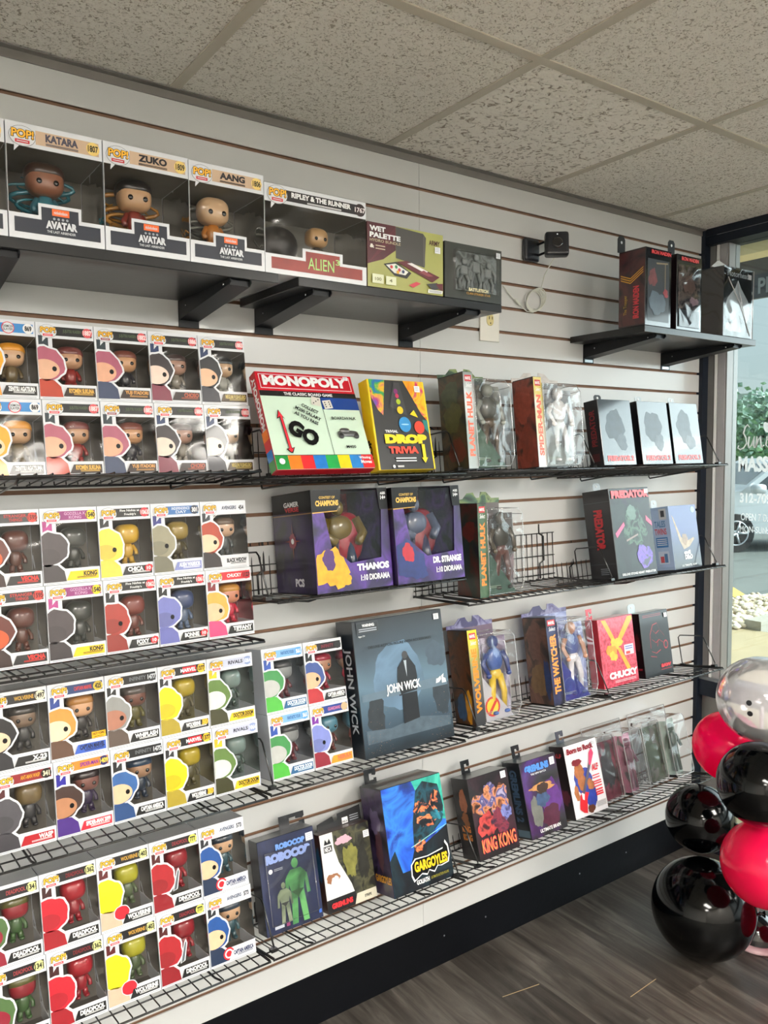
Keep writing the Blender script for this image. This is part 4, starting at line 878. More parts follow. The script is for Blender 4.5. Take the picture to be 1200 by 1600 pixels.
# grey miniatures box
Wb, Hb = .1935, .1380
t, F, L = carton('miniatures_box', 'box', None, 1.2935, -.299, Wb, Hb, .070, 'dark miniatures box with grey robots behind its window, right end of the long board shelf', side='#1d2320', front=IV('#2b2f29', .15, 20), z=BZ)
F.poly([(.16, .16), (.90, .16), (.90, .80), (.84, .86), (.22, .86), (.16, .80)], MN(('#2e3230', '#565c5c', '#7d8484', '#3b4040'), 26, .3, .6))
F.build('printed_front', t)
mb = MB(); gm = M('#7e8484', .4, var=.12, scale=80)
for cx, s_ in ((.060, 1.0), (.100, 1.15), (.142, 1.0)):   # generic upright machine miniatures behind the window
    mb.bbox(cx - .012 * s_, cx + .012 * s_, -.006, -.001, .060 * s_, .085 * s_, gm, .003); mb.sell((cx, -.005, .093 * s_), (.008, .004, .008), gm, .7, 10, 6)
    for q in (-1, 1): mb.tube([(cx + q * .007, -.003, .060 * s_), (cx + q * .016, -.004, .045), (cx + q * .012, -.003, .026)], [.005, .004, .006], gm, 6); mb.tube([(cx + q * .014, -.003, .080 * s_), (cx + q * .024, -.004, .068), (cx + q * .022, -.004, .05)], .0042, gm, 6)
mb.build('miniature', t)
mb = MB(); mb.add([(.027, -.010, .02), (.176, -.010, .02), (.176, -.010, .12), (.027, -.010, .12)], [(0, 1, 2, 3)], FILMW)
for a, b_ in (((.027, .02), (.176, .02)), ((.176, .02), (.176, .12)), ((.176, .12), (.027, .12)), ((.027, .12), (.027, .02))): mb.add([(a[0], -.010, a[1]), (b_[0], -.010, b_[1]), (b_[0], -.001, b_[1]), (a[0], -.001, a[1])], [(0, 1, 2, 3)], FILM)
mb.build('window_film', t)
F = front_face(Wb, Hb, -.011); F.text('BATTLETECH', .36, .15, .70, .21, I('#f0e6b8'), .04); F.text('CLAN STRIKER STAR', .32, .085, .74, .125, I('#c8963c'), .01); F.build('title_lettering', t)
price(t, Wb, Hb, .885, .84, .075, .10)

# board game
BG = '#c4172a'
t, F, L = carton('board_game_box', 'board game', 'r1B', .836, -.262, .267, .254, .030, 'red-topped money board game leaning back on the wire shelf', side='#b01826', front=I('#cfe6d2'), lean=25)
F.rect(.004, .80, .996, .996, I(BG)); F.rect(.03, .825, .97, .975, W_); F.rect(.036, .831, .964, .969, I(BG))
F.rect(.004, .745, .996, .80, I('#17181a')); F.text('THE CLASSIC BOARD GAME', .24, .757, .74, .788, W_, .03)
F.rect(.60, .62, .996, .745, I('#173f8c')); F.rect(.60, .145, .604, .62, K_); F.rect(.004, .138, .996, .145, K_)
for i, c in enumerate(('#1f8a3c', '#ef7a1f', '#d8262c', '#1f77c8', '#1fa04c', '#f2cf1f', '#2a80c8', '#d8262c')): F.rect(.004 + i * .124, .004, .128 + i * .124, .138, IV(c, .12, 60))
F.k += 1
F.poly([(.165, .16), (.185, .16), (.215, .22), (.185, .21), (.165, .52), (.185, .50), (.135, .60), (.105, .50), (.135, .52), (.155, .21), (.13, .20)], K_)
F.poly([(.168, .17), (.180, .17), (.205, .215), (.182, .20), (.160, .53), (.175, .515), (.138, .585), (.115, .515), (.142, .53), (.160, .20), (.14, .205)], I('#e03040'))
F.rtext('COLLECT', .46, .615, .17, .034, -28, K_, .03); F.rtext('M200 SALARY', .43, .565, .26, .034, -28, K_, .03); F.rtext('AS YOU PASS', .40, .515, .24, .034, -28, K_, .03); F.rtext('GO', .335, .36, .30, .16, -32, K_, .0)
F.rtext('GO', .335, .36, .29, .15, -32, K_, .06)
F.text('BOARDWALK', .66, .505, .92, .535, K_, .02); F.text('M400', .74, .205, .84, .235, K_, .02); F.text('Winning', .84, .085, .965, .12, W_, .03); F.text('Moves', .85, .045, .965, .08, W_, .03); F.circ(.055, .075, .028, W_)
F.build('printed_front', t)
F = front_face(.267, .254); F.k = 16; F.text('MONOPOLY', .055, .850, .925, .958, W_, .06); F.build('title_lettering', t)
F = front_face(.267, .254); F.k = 12
for (u, v, a) in ((.545, .70, -12), (.66, .67, 8)):
    c, s_ = math.cos(R(a)), math.sin(R(a)); q = [(u + .045 * (p * c - r_ * s_), v + .045 * (p * s_ + r_ * c)) for p, r_ in ((-1, -1), (1, -1), (1, 1), (-1, 1))]; F.poly(q, I('#d9d6cc'))
    for p, r_ in ((-.5, -.5), (.5, .5), (0, 0)) if u < .6 else ((-.5, -.5), (-.5, 0), (-.5, .5), (.5, -.5), (.5, 0), (.5, .5)): F.circ(u + .045 * (p * c - r_ * s_), v + .045 * (p * s_ + r_ * c), .007, K_, 8); F.k -= 1
F.build('printed_dice', t)
mb = MB(); pw = M('#77787a', .3, .7, var=.2, scale=60)   # little pewter car token in relief
mb.sell((.213, -.003, .092), (.030, .003, .008), pw, .7, 16, 8); mb.sell((.205, -.004, .100), (.014, .003, .006), pw, .7, 12, 6)
for x in (.192, .235): mb.sell((x, -.004, .086), (.008, .003, .008), M('#3c3c3e', .4, .4), 1, 12, 6)
mb.build('car_token_picture', t)
L.rect(.02, .80, .98, .98, I(BG)); L.text('MONOPOLY', .2, .40, .8, .96, W_, .05, rot=90)
for i, c in enumerate(('#1f8a3c', '#1f77c8', '#d8262c', '#ef7a1f')): L.rect(.02, .01 + i * .10, .98, .11 + i * .10, IV(c, .1, 60))
L.build('printed_side', t)
price(t, .267, .254, .90, .94, .05, .04, 17)

# drop quiz game
t, F, L = carton('quiz_game_box', 'board game', 'r1B', 1.119, -.256, .178, .233, .040, 'tall dark quiz game with rainbow corners and yellow sides', side='#f0cf1a', front=I('#2b2c2e'), lean=13)
F.rect(.004, .004, .028, .996, I('#f0cf1a')); F.rect(.972, .004, .996, .996, I('#f0cf1a'))
F.poly([(.03, .996), (.30, .996), (.20, .60), (.12, .66), (.03, .80)], MN(('#1c6aa8', '#2fa04c', '#e8b01f', '#b8307c', '#2f5ab8'), 22, .3, .5)); F.poly([(.62, .996), (.97, .996), (.97, .55), (.88, .62)], MN(('#d8342a', '#f08a1f', '#f0c01f', '#c82a6a', '#d8342a'), 18, .3, .5))
F.poly([(.97, .55), (.97, .40), (.90, .46), (.88, .56)], I('#1f7a78')); F.poly([(.33, .70), (.45, .97), (.55, .97), (.62, .60)], I('#3c3d40'))
for u, v, r_, c in ((.47, .87, .035, '#7a2a6a'), (.48, .82, .03, '#c02a5a'), (.49, .755, .036, '#a8c02a'), (.50, .66, .05, '#f2c81f'), (.55, .50, .10, '#2a8ac8'), (.80, .47, .085, '#d8402a')): F.ell(u, v, r_ * 1.05, r_ * .85, IV(c, .1, 80))
F.poly([(.66, .615), (.74, .665), (.80, .58)], I('#f2d01f')); F.ell(.55, .50, .07, .008, I('#9cd0ec'))
F.poly([(.79, .28), (.845, .28), (.845, .13), (.875, .13), (.815, .07), (.76, .13), (.79, .13)], I('#f5d61c'))
F.text('TRIVIAL', .18, .405, .40, .435, W_, .03); F.text('TRIVIA', .20, .175, .72, .255, I('#e8422f'), .06); F.lines(.30, .66, (.125, .095), .012, W_); F.circ(.25, .035, .022, W_); F.lines(.31, .42, (.035,), .02, I('#c8c8c8'))
F.build('printed_front', t)
F = front_face(.178, .233); F.k = 17; F.text('DROP', .16, .285, .90, .39, I('#f5d61c'), .09); F.build('title_lettering', t)
L.text('DROP', .2, .05, .6, .35, K_, .06, rot=90); L.build('printed_side', t); price(t, .178, .233, .80, .87, .10, .07, 18)

# clamshell packs: art side wing, coloured spine, clear blister, slanted foot card
def clamshell(key, x, y, W, H, D, label, side, spine, spt, spc, card, foot, fig, lean=None, tabcol=None, stxt=None, spw=.20, topcol='#20242a', insert=None, toptxt='MARVEL'):
    tl = lean if lean is not None else cfg[key][1]
    t = empty('clamshell_pack', (x, y, zshelf(key, y)), label, 'blister pack', 'clamshell action figure packs', lean=tl)
    sm_ = I(topcol); mb = MB()
    mb.prism([(0, D * .25), (W, D * .6), (W, D), (0, D)], 0, .004, sm_, 'z')
    mb.box(0, W, D - .0015, D, 0, H, card); mb.box(0, .0012, .003, D, 0, H, sm_); mb.box(0, W * spw, 0.0005, .0035, 0, H, sm_); mb.box(0, W * spw, .003, D, H - .0012, H, sm_); mb.build('card_tray', t)
    L = left_face(D, H); L.rect(.01, .01, .99, .99, side[0])
    for q in side[1:]: L.blob(*q[0], IV(q[1], .3, 60), q[2], .22)
    L.build('printed_side', t)
    F = front_face(W, H); F.rect(.002, .004, spw, .996, spine); F.text(spt, spw * .22, .13, spw * .80, .80, I(spc), .05, rot=90)
    F.rect(spw * .15, .90, spw * .85, .965, I('#c8303a') if toptxt else spine)
    if toptxt: F.text(toptxt, spw * .22, .915, spw * .80, .95, W_, .03); F.text('Select', spw * .22, .84, spw * .85, .885, W_, .01, .3)
    F.build('spine', t)
    F = front_face(W, H, .004); F.poly([(spw, .01), (.86, .01), (spw, .52)], foot); F.k += 1
    if stxt == 'moon': F.circ(spw + .17, .18, .13, IV('#5c6c9c', .3)); F.circ(spw + .17, .18, .12, IV('#2c3c8c', .3))
    if stxt == 'disc':
        F.circ(spw + .20, .16, .16, I('#c8342c')); F.circ(spw + .20, .16, .125, I('#e8cf3a')); F.poly([(spw + .10, .10), (spw + .28, .24), (spw + .31, .21), (spw + .13, .07)], I('#c8342c'))
    F.lines(spw + .03, spw + .30, (.11, .095), .005, I('#a0b09c')); F.build('foot_card', t)
    # blister shell with bright folded edges
    bl = MF(base=.02, gain=1.1, rough=.05, wave=.3, wscale=14, haze_=.02); x0, x1 = W * spw, W; z0, z1 = .006, H * .93; c = .018; ed = MF(base=.35, gain=1.3, rough=.15, wave=0, haze_=.25)
    out = [(x0, z0), (x1 - c, z0), (x1, z0 + c * 1.6), (x1, z1 - c), (x1 - c, z1), (x0, z1)]
    mb = MB(); n = len(out); yf = -.004; yb = D - .004
    mb.add([(a, yf, b_) for a, b_ in out] + [(a, yb, b_) for a, b_ in out], [tuple(range(n))] + [(i, (i + 1) % n, (i + 1) % n + n, i + n) for i in range(n)], bl)
    mb.tube([(a, yf, b_) for a, b_ in out], .0011, ed, 6, True); mb.tube([(a, yb, b_) for a, b_ in out], .0009, ed, 6, True)
    for a, b_ in out: mb.tube([(a, yf, b_), (a, yb, b_)], .0008, ed, 5)
    inn = [(x0 + .012, H * .12), (x1 - .03, H * .12), (x1 - .022, H * .45), (x1 - .03, H * .82), (x0 + .02, H * .82)]
    mb.add([(a, yf + .012, b_) for a, b_ in inn], [tuple(range(len(inn)))], bl); mb.tube([(a, yf + .012, b_) for a, b_ in inn], .0012, ed, 5, True)
    mb.build('blister', t)
    if insert:
        mb = MB(); mb.prism([(x0 + .002, .008), (x1 - .020, .008), (x1 - .012, H * .5), (x1 - .016, H * .88), (x0 + .002, H * .88)], D * .24, D * .24 + .003, insert); mb.build('tray_insert', t)
    # plain generic figure: legs, torso, arms, faceless head
    c0, c1, c2 = (IV(q, .2, 90) for q in fig); cx = 0.0; yy = D * .13; mb = MB(); k = H / .26
    mb.sell((cx, yy, .165 * k), (.019 * k, .012 * k, .030 * k), c0, .85, 14, 10); mb.sell((cx, yy, .128 * k), (.014 * k, .010 * k, .014 * k), c1, .85, 12, 8)
    for q in (-1, 1):
        mb.tube([(cx + q * .009 * k, yy, .125 * k), (cx + q * .015 * k, yy - .004, .080 * k), (cx + q * .014 * k, yy, .036 * k)], [.0088 * k, .007 * k, .0055 * k], c1, 10)
        mb.sell((cx + q * .015 * k, yy - .005, .031 * k), (.007 * k, .012 * k, .005 * k), c0, .8, 10, 6)
        mb.tube([(cx + q * .020 * k, yy, .183 * k), (cx + q * .031 * k, yy - .002, .158 * k), (cx + q * .026 * k, yy - .014, .132 * k)], [.0075 * k, .006 * k, .0048 * k], c2, 10); mb.sell((cx + q * .026 * k, yy - .015, .127 * k), (.006 * k, .006 * k, .0065 * k), c2, .9, 10, 6)
    o = mb.build('figure', t); o.location = (W * (spw + 1) / 2 - .004, 0, -.012); o.scale = (1.45, 1.0, 1.08); hb = MB(); hb.sell((cx, yy, .210 * k), (.0125 * k, .013 * k, .0165 * k), c2, .9, 14, 10); hb.tube([(cx, yy, .19 * k), (cx, yy, .2 * k)], .006 * k, c2, 8); hb.build('head', o)
    # top header with peg opening
    if tabcol:
        mb = MB(); q = [(W * a, H + .001 + b_ * .03) for a, b_ in ((-.02, -.1), (1.0, -.1), (1.0, .35), (.82, .35), (.70, .95), (.57, 1.0), (.55, .45), (.47, .40), (.43, .62), (.40, .95), (.26, .9), (.16, .35), (-.02, .3))]
        mb.prism(q, D - .003, D - .0015, tabcol); mb.build('hang_tab', t)
    return t
GRN = MN(('#1c2a1c', '#3c5c3c', '#7c8c54', '#20301f'), 20)
PRP = MN(('#2a2440', '#544a7a', '#8a86a8', '#3c3460'), 22)
clamshell('r1C', 1.415, -.252, .167, .262, .105, 'tall clamshell with green-brown side print and orange vertical letters, first wire row', (MN(('#171a12', '#2c2c18', '#4c3a1c', '#15140f'), 12), ((.45, .78, .30, .16), '#3c4426', 1), ((.5, .55, .35, .15), '#4a4a22', 2), ((.6, .2, .3, .14), '#5c2a1a', 3)), MN(('#b9c0c4', '#8fa09c', '#d8dcdf', '#40584c'), 12, grad=.6), 'PLANET HULK', '#ef6a4c', IV('#56605c', .15), I('#3c5a48'), ('#4a4a42', '#5a4c3c', '#8c9088'), tabcol=GRN, insert=MN(('#1c1c1a', '#4a4840', '#6c6a60', '#24241f'), 18))
clamshell('r1C', 1.682, -.250, .193, .262, .085, 'tall clamshell with reddish side print and white figure, first wire row', (MN(('#3c1c16', '#6c2c20', '#8c4030', '#2c1814'), 14), ((.45, .72, .36, .24), '#8c3c2a', 4), ((.55, .28, .3, .2), '#7a3222', 5)), MN(('#c8ccd0', '#e4e6ea', '#d8c45c', '#e8eaee'), 8, grad=.3), 'SPIDER-MAN', '#e8664c', IV('#9a9ea2', .1), I('#8c9494'), ('#e2e5e8', '#dfe3e6', '#e8eaec'), spw=.17, tabcol=IV('#c0b9b4', .3), insert=MN(('#8c9296', '#b4bac0', '#d8dce0'), 9))
clamshell('r2C', 1.488, -.215, .170, .266, .095, 'clamshell with green spine and orange vertical letters, second wire row', (MN(('#14181a', '#1f2a20', '#4c2018', '#101410'), 12), ((.6, .7, .25, .12), '#5c2018', 1), ((.4, .4, .25, .2), '#1c2c28', 6)), MN(('#2c4c38', '#3f6048', '#587058', '#1c3026'), 14), 'PLANET HULK', '#f08a3c', IV('#5a504c', .15), I('#3f5a50'), ('#3c3c36', '#5c3a34', '#4c4438'), tabcol=GRN, spw=.19, insert=MN(('#241c1a', '#3c302c', '#8c7078', '#b898a4'), 8))
clamshell('r3C', 1.494, -.192, .180, .274, .090, 'clamshell with yellow-topped spine and orange vertical letters, third wire row', (MN(('#1a1208', '#5c3418', '#3c2410', '#20303c'), 12), ((.55, .72, .3, .2), '#4c2a14', 2), ((.4, .18, .2, .16), '#2c4a6c', 3), ((.75, .2, .14, .2), '#c88a1c', 8)), MN(('#34363a', '#54565a', '#8c8c5c', '#e8cf2c'), 5, grad=.9), 'WOLVERINE', '#f28a1f', IV('#6a5468', .15), I('#b8b8c0'), ('#3c5a9c', '#d8b82c', '#2c3c78'), stxt='disc', tabcol=PRP, spw=.20, insert=MN(('#4c3c54', '#7c6880', '#c0b8c8', '#5c4c64'), 10))
clamshell('r3C', 1.806, -.200, .204, .272, .100, 'clamshell with bronze side print and tall blue-robed bald figure, third wire row', (MN(('#201a1c', '#3c2c28', '#6c4c40', '#1c1f34'), 10), ((.45, .74, .32, .22), '#5c4038', 2), ((.5, .28, .34, .2), '#6a5238', 3), ((.85, .3, .12, .25), '#25345c', 4)), MN(('#15171c', '#1c2036', '#2c3460', '#20243c'), 10), 'THE WATCHER', '#f0963c', MN(('#3c4270', '#6a6fa0', '#a8aed0', '#50568c'), 14), I('#2a3488'), ('#3c4c8c', '#d8d4d8', '#b8876c'), stxt='moon', tabcol=PRP, spw=.23, insert=MN(('#3c4070', '#6a70a4', '#a8aed4', '#4c5088'), 12))

# the three black boxes with glowing red title, by the window
for i, (x, lab) in enumerate(((1.967, 'left of three black boxes with red title, with printed black side, first wire row'), (2.158, 'middle of three black boxes with red title in the first wire row'), (2.329, 'right of three black boxes with red title, nearest the window, first wire row'))):
    W, H, D = .156, .207, (.055, .045, .040)[i]
    t, F, L = carton('action_figure_box', 'figure box', 'r1D', x, -.250, W, H, D, lab, side='#0c0c10', front=M('#1a1f27', .16, var=.5, scale=14, coat=1.0), group='black figure boxes with red titles')
    F.blob(.45, .60, .26, .26, IV('#2c3640', .4), 3 + i, .2); F.blob(.62, .35, .16, .12, IV('#3c4650', .4), 5 + i, .2); F.build('printed_front', t)
    F = front_face(W, H); F.k = 5; F.text('PREDATOR 2', .12, .06, .93, .145, I('#e0302c'), .07); F.build('title_lettering', t)
    if i == 0: L.text('PREDATOR', .3, .30, .7, .85, I('#7c1c22'), .03, rot=90); L.lines(.25, .75, (.08, .10, .12, .14, .16, .18), .008, I('#6a1a20'))
    L.build('printed_side', t); hang_tab(t, W * .42, H, D, '#15171a' if i == 0 else '#aeb6ba', .034, .026, hook=False)
# two diorama boxes
def diorama(x, y, W, H, D, label, ttl, cols, seed, side=True):
    key = 'r2B'; z = zshelf(key, y); t = empty('diorama_box', (x, y, z), label, 'figure box', 'purple diorama figure boxes', lean=6.5)
    mb = MB(); cm = MN(('#17121f', '#2a1c48', '#4a2c78', '#1a1428'), 9); T_ = .0015
    mb.box(0, T_, 0, D, 0, H, I('#15121a')); mb.box(0, W, D - T_, D, 0, H, cm); mb.box(0, W, 0, D, 0, T_, I('#15121a')); mb.box(0, W, T_, D, H - T_, H, I('#15121a')); mb.box(W - T_, W, .12 * D, D, 0, H, cm)
    mb.box(T_, W, D - .012, D - T_, 0, H, MN(('#3c1420', '#7a2430', '#a83c3a', '#4c1830'), 10)); mb.build('carton', t)
    F = front_face(W, H); F.k = 1; pf = MN(('#20163c', '#33205c', '#54308c', '#281a48'), 10)
    F.poly([(.004, .004), (.996, .004), (.996, .30), (.86, .30), (.45, .27), (.22, .44), (.15, .78), (.004, .78)], pf); F.k -= 1
    F.poly([(.86, .30), (.996, .30), (.996, .78), (.90, .78)], pf); F.poly([(.004, .78), (.30, .78), (.36, .86), (.38, .996), (.004, .996)], K_); F.k -= 1; F.poly([(.88, .78), (.996, .78), (.996, .996), (.86, .996)], K_)
    F.poly([(.004, .772), (.32, .785), (.32, .792), (.004, .782)], I('#c89a3c'))
    F.text('CONTEST OF', .10, .91, .30, .935, I('#d8b04a'), .02); F.text('CHAMPIONS', .05, .84, .34, .895, I('#e0b44c'), .05); F.text('AGES', .90, .93, .97, .955, W_, .03); F.text('14+', .90, .88, .97, .92, W_, .03)
    F.blob(.18, .24, .20, .20, IV(cols[0], .25, 50), seed, .25); F.blob(.17, .32, .08, .10, IV(cols[1], .2, 50), seed + 2, .2); F.blob(.30, .12, .12, .09, IV(cols[0], .25, 50), seed + 4, .3); F.k += 0
    F.build('printed_front', t)
    F = front_face(W, H); F.k = 12; F.text(ttl, .52, .185, .95, .255, W_, .06); F.text('1:10 DIORAMA', .56, .085, .95, .145, W_, .03); F.build('title_lettering', t)
    L = left_face(D, H); L.rect(.005, .005, .995, .995, MN(('#100d18', '#1c1430', '#2a1c48', '#0e0c12'), 8)); L.rect(.005, .80, .995, .995, K_); L.rect(.005, .775, .995, .785, I('#8c6a3c'))
    if side:
        L.text('GAMER', .32, .86, .70, .91, W_, .03); L.text('VERSE', .34, .81, .70, .855, I('#c02a34'), .03); L.text('PCS', .50, .07, .72, .15, I('#d8d8de'), .06)
        for k in range(12): a = PI * k / 6; r_ = .20 if k % 3 == 0 else .11; L.poly([(.5 + .02 * math.cos(a + 1.57), .52 + .015 * math.sin(a + 1.57)), (.5 + r_ * math.cos(a), .52 + r_ * .95 * math.sin(a)), (.5 - .02 * math.cos(a + 1.57), .52 - .015 * math.sin(a + 1.57))], I('#8c4a2c')); L.k -= 1
        L.k += 1; L.blob(.5, .52, .08, .08, I('#8c3c4c'), 3, .2); L.circ(.5, .52, .035, W_)
    L.build('printed_side', t)
    mb = MB(); mb.add([(.15 * W, .002, .30 * H), (.90 * W, .002, .30 * H), (.90 * W, .002, .98 * H), (.30 * W, .002, .98 * H)], [(0, 1, 2, 3)], FILMW); mb.add([(W - .0005, .002, .25 * H), (W - .0005, .12 * D, .25 * H), (W - .0005, .12 * D, .98 * H), (W - .0005, .002, .98 * H)], [(0, 1, 2, 3)], FILM); mb.build('window_film', t)
    # big generic statue inside
    mb = MB(); a, b_, c = (IV(q, .15, 60) for q in cols[2:]); cx = W * .52
    mb.sell((cx, D * .35, H * .62), (W * .17, D * .12, H * .13), a, .85, 18, 12); mb.sell((cx + W * .12, D * .4, H * .52), (W * .20, D * .14, H * .26), b_, .8, 18, 12)
    for q in (-1, 1): mb.tube([(cx + q * W * .2, D * .33, H * .70), (cx + q * W * .26, D * .25, H * .55), (cx + q * W * .14, D * .15, H * .47)], [W * .075, W * .06, W * .05], a, 12)
    for q in (-1, 1): mb.tube([(cx + q * W * .09, D * .35, H * .50), (cx + q * W * .13, D * .3, H * .25), (cx + q * W * .12, D * .35, .01)], [W * .075, W * .06, W * .05], c, 12)
    s_ = mb.build('statue', t); mb = MB(); mb.sell((cx - W * .06, D * .25, H * .82), (W * .07, W * .07, H * .075), a, .9, 14, 10); mb.build('head', s_)
diorama(.944, -.248, .2215, .248, .200, 'purple diorama box with gold printed shape and three-sided open window, left of its pair', 'THANOS', ('#d8a01f', '#4c2a6a', '#6a5a28', '#8c1c2c', '#24344c'), 3)
diorama(1.170, -.262, .2215, .246, .190, 'purple diorama box with blue and red printed shape, right of its pair', 'DR. STRANGE', ('#22306c', '#b02434', '#525a70', '#7c1c2a', '#2c2a48'), 9, side=False)

# second wire row, right
W, H, D = .204, .294, .110
t, F, L = carton('action_figure_box', 'figure box', 'r2D', 2.078, -.220, W, H, D, 'black box with big red title and dark green figure print, second wire row', side='#0e0f16', front=MN(('#08090c', '#0e1518', '#182422', '#150f24'), 10, .3, .1), group='printed figure boxes, second wire row')
F.blob(.55, .55, .24, .24, MN(('#0b100e', '#223c30', '#4c6c58', '#101a16'), 34, .3, .1), 3, .3); F.blob(.5, .72, .12, .08, IV('#4c6c5c', .3, 60), 5, .2); F.poly([(.05, .50), (.28, .62), (.30, .58), (.08, .45)], I('#d8447c')); F.poly([(.85, .68), (.99, .60), (.99, .55), (.84, .62)], I('#c03a6a')); F.blob(.72, .22, .18, .14, MN(('#2a1c5c', '#4c2ca0', '#6a3cc0', '#20163c'), 30), 7, .2)
F.poly([(.30, .42), (.60, .48), (.60, .46), (.30, .40)], I('#8c7a74')); F.build('printed_front', t)
F = front_face(W, H); F.k = 10; F.text('PREDATOR', .04, .885, .98, .975, I('#d8202c'), .08); F.build('title_lettering', t); F = front_face(W, H); F.k = 10; F.text('DELUXE STONE HEART PREDATOR', .10, .03, .95, .055, W_, .02); F.build('subtitle_lettering', t)
L.rect(.02, .86, .98, .866, I('#3c4048')); L.rect(.02, .17, .98, .175, I('#3c4048')); L.text('PREDATOR', .35, .33, .68, .78, I('#b01c28'), .06, rot=-90); L.lines(.4, .7, (.06, .08, .10, .12), .006, GREYP); L.build('printed_side', t); price(t, W, H, .87, .93, .1, .05); hang_tab(t, W * .35, H, D, '#9aa0a4', .038, .030, hook=False)
W, H, D = .161, .226, .075
t, F, L = carton('action_figure_box', 'figure box', 'r2D', 2.440, -.178, W, H, D, 'slate-blue box with pale blue side, nearest the window in the second wire row', side='#9fb8dc', front=MN(('#2c333c', '#3c4a6c', '#4c5c94', '#54669c'), 3, grad=.9), group='printed figure boxes, second wire row')
F.tube = None
F.poly([(.08, .86), (.13, .82), (.34, .50), (.50, .42), (.80, .48), (.82, .45), (.62, .34), (.40, .30), (.28, .44)], IV('#a89478', .3, 60)); F.blob(.47, .46, .09, .10, IV('#8c745c', .3, 60), 4, .2); F.circ(.87, .92, .07, I('#9cc8b8'))
F.build('printed_front', t)
F = front_face(W, H); F.k = 6; F.text('evil', .38, .22, .62, .285, W_, .06); F.text('DEaD', .40, .14, .68, .215, W_, .06); F.text('ULTIMATE ASH', .25, .035, .78, .065, W_, .01); F.build('title_lettering', t)
L.rect(.05, .05, .95, .95, IV('#a8c0e2', .06)); L.rect(.45, .80, .85, .97, I('#c8ccd4')); L.rect(.55, .84, .75, .94, I('#3c3c44')); L.text('TALES', .15, .68, .75, .78, I('#5a86b8'), .03); L.text('TWINS', .12, .56, .78, .66, I('#c05a6a'), .03); L.rect(.15, .36, .80, .52, I('#3f78b8')); L.lines(.2, .75, (.40, .43, .46, .49), .01, W_); L.rect(.2, .10, .78, .30, I('#c8d6ec')); L.rect(.3, .12, .5, .22, I('#b8505a')); L.rect(.52, .12, .7, .26, I('#4c78a8')); L.build('printed_side', t); hang_tab(t, W * .12, H, D, '#aeb6ba', .034, .028, hook=False)

# large grey-blue box, third wire row
W, H, D = .300, .355, .080
t, F, L = carton('collector_box', 'figure box', 'r3B', 1.110, -.196, W, H, D, 'large grey-blue collector box with a dark standing silhouette', side='#0f1a24', front=MN(('#1c262e', '#3c5060', '#5a7486', '#3c4a56', '#26292e'), 3, rough=.28, coat=.5, grad=.75))
F.blob(.44, .55, .26, .27, MN(('#4c6274', '#64809a', '#566c80'), 6, .3, .3), 3, .10); F.blob(.16, .28, .10, .14, IV('#2c3238', .25, 30), 6, .25); F.blob(.90, .34, .09, .16, IV('#2a333c', .25, 30), 8, .25); F.blob(.88, .66, .12, .10, IV('#41505e', .2, 30), 9, .2); F.poly([(.04, .10), (.97, .10), (.97, .17), (.6, .22), (.3, .18), (.04, .2)], IV('#4b5a66', .3, 40))
F.k += 1; dk = IV('#14161c', .15, 40)
F.poly([(.44, .19), (.62, .21), (.62, .42), (.64, .52), (.63, .60), (.575, .665), (.545, .72), (.515, .725), (.495, .665), (.43, .61), (.415, .52), (.42, .40), (.45, .40)], dk); F.ell(.525, .695, .032, .030, IV('#3c3a3c', .2)); F.poly([(.505, .655), (.535, .655), (.525, .53)], I('#a8b0b8'))
F.poly([(.025, .41), (.975, .41), (.975, .485), (.025, .46)], IV('#5e7180', .15, 20)); F.poly([(.44, .41), (.62, .42), (.635, .47), (.42, .47)], dk)
F.rect(.04, .905, .27, .985, I('#3c4046')); F.rect(.045, .91, .265, .98, I('#2a2e33')); F.text('WARNING:', .10, .95, .23, .972, W_, .03); F.lines(.06, .25, (.935, .92), .008, GREYP); F.text('Ages 17+', .05, .875, .12, .89, W_, .01)
rg = random.Random(11)
for i in range(150):
    side_ = rg.random() < .5; u = rg.uniform(.02, .30) if side_ else rg.uniform(.72, .98); v = abs(rg.gauss(0, .16)) + .015
    if v > .45: continue
    a = rg.uniform(0, 3.1); q = rg.uniform(.002, .007); F.poly([(u, v), (u + q * math.cos(a), v + q * math.sin(a)), (u + q * math.cos(a) + .002, v + q * math.sin(a) + .002)], I(rg.choice(('#d8904c', '#e8b87c', '#a86a3c')))); F.k -= 1
F.k += 1; F.build('printed_front', t)
F = front_face(W, H); F.k = 16; F.text('JOHN WICK', .285, .415, .665, .50, W_, .03); F.build('title_lettering', t); F = front_face(W, H); F.k = 16; F.text('DELUXE ACTION FIGURE WITH ACCESSORIES', .14, .785, .84, .805, I('#20262c'), .03); F.build('subtitle_lettering', t)
F = front_face(W, H); F.k = 16; F.poly([(.84, .435), (.88, .44), (.905, .46), (.90, .485), (.87, .47), (.85, .47)], W_); F.poly([(.91, .43), (.96, .43), (.955, .46), (.93, .47), (.94, .50), (.91, .485)], W_); F.build('emblem', t)
L.text('JOHN WICK', .30, .17, .78, .80, I('#c8d0d8'), .02, rot=-90); L.build('printed_side', t); price(t, W, H, .895, .925, .06, .045, 16)

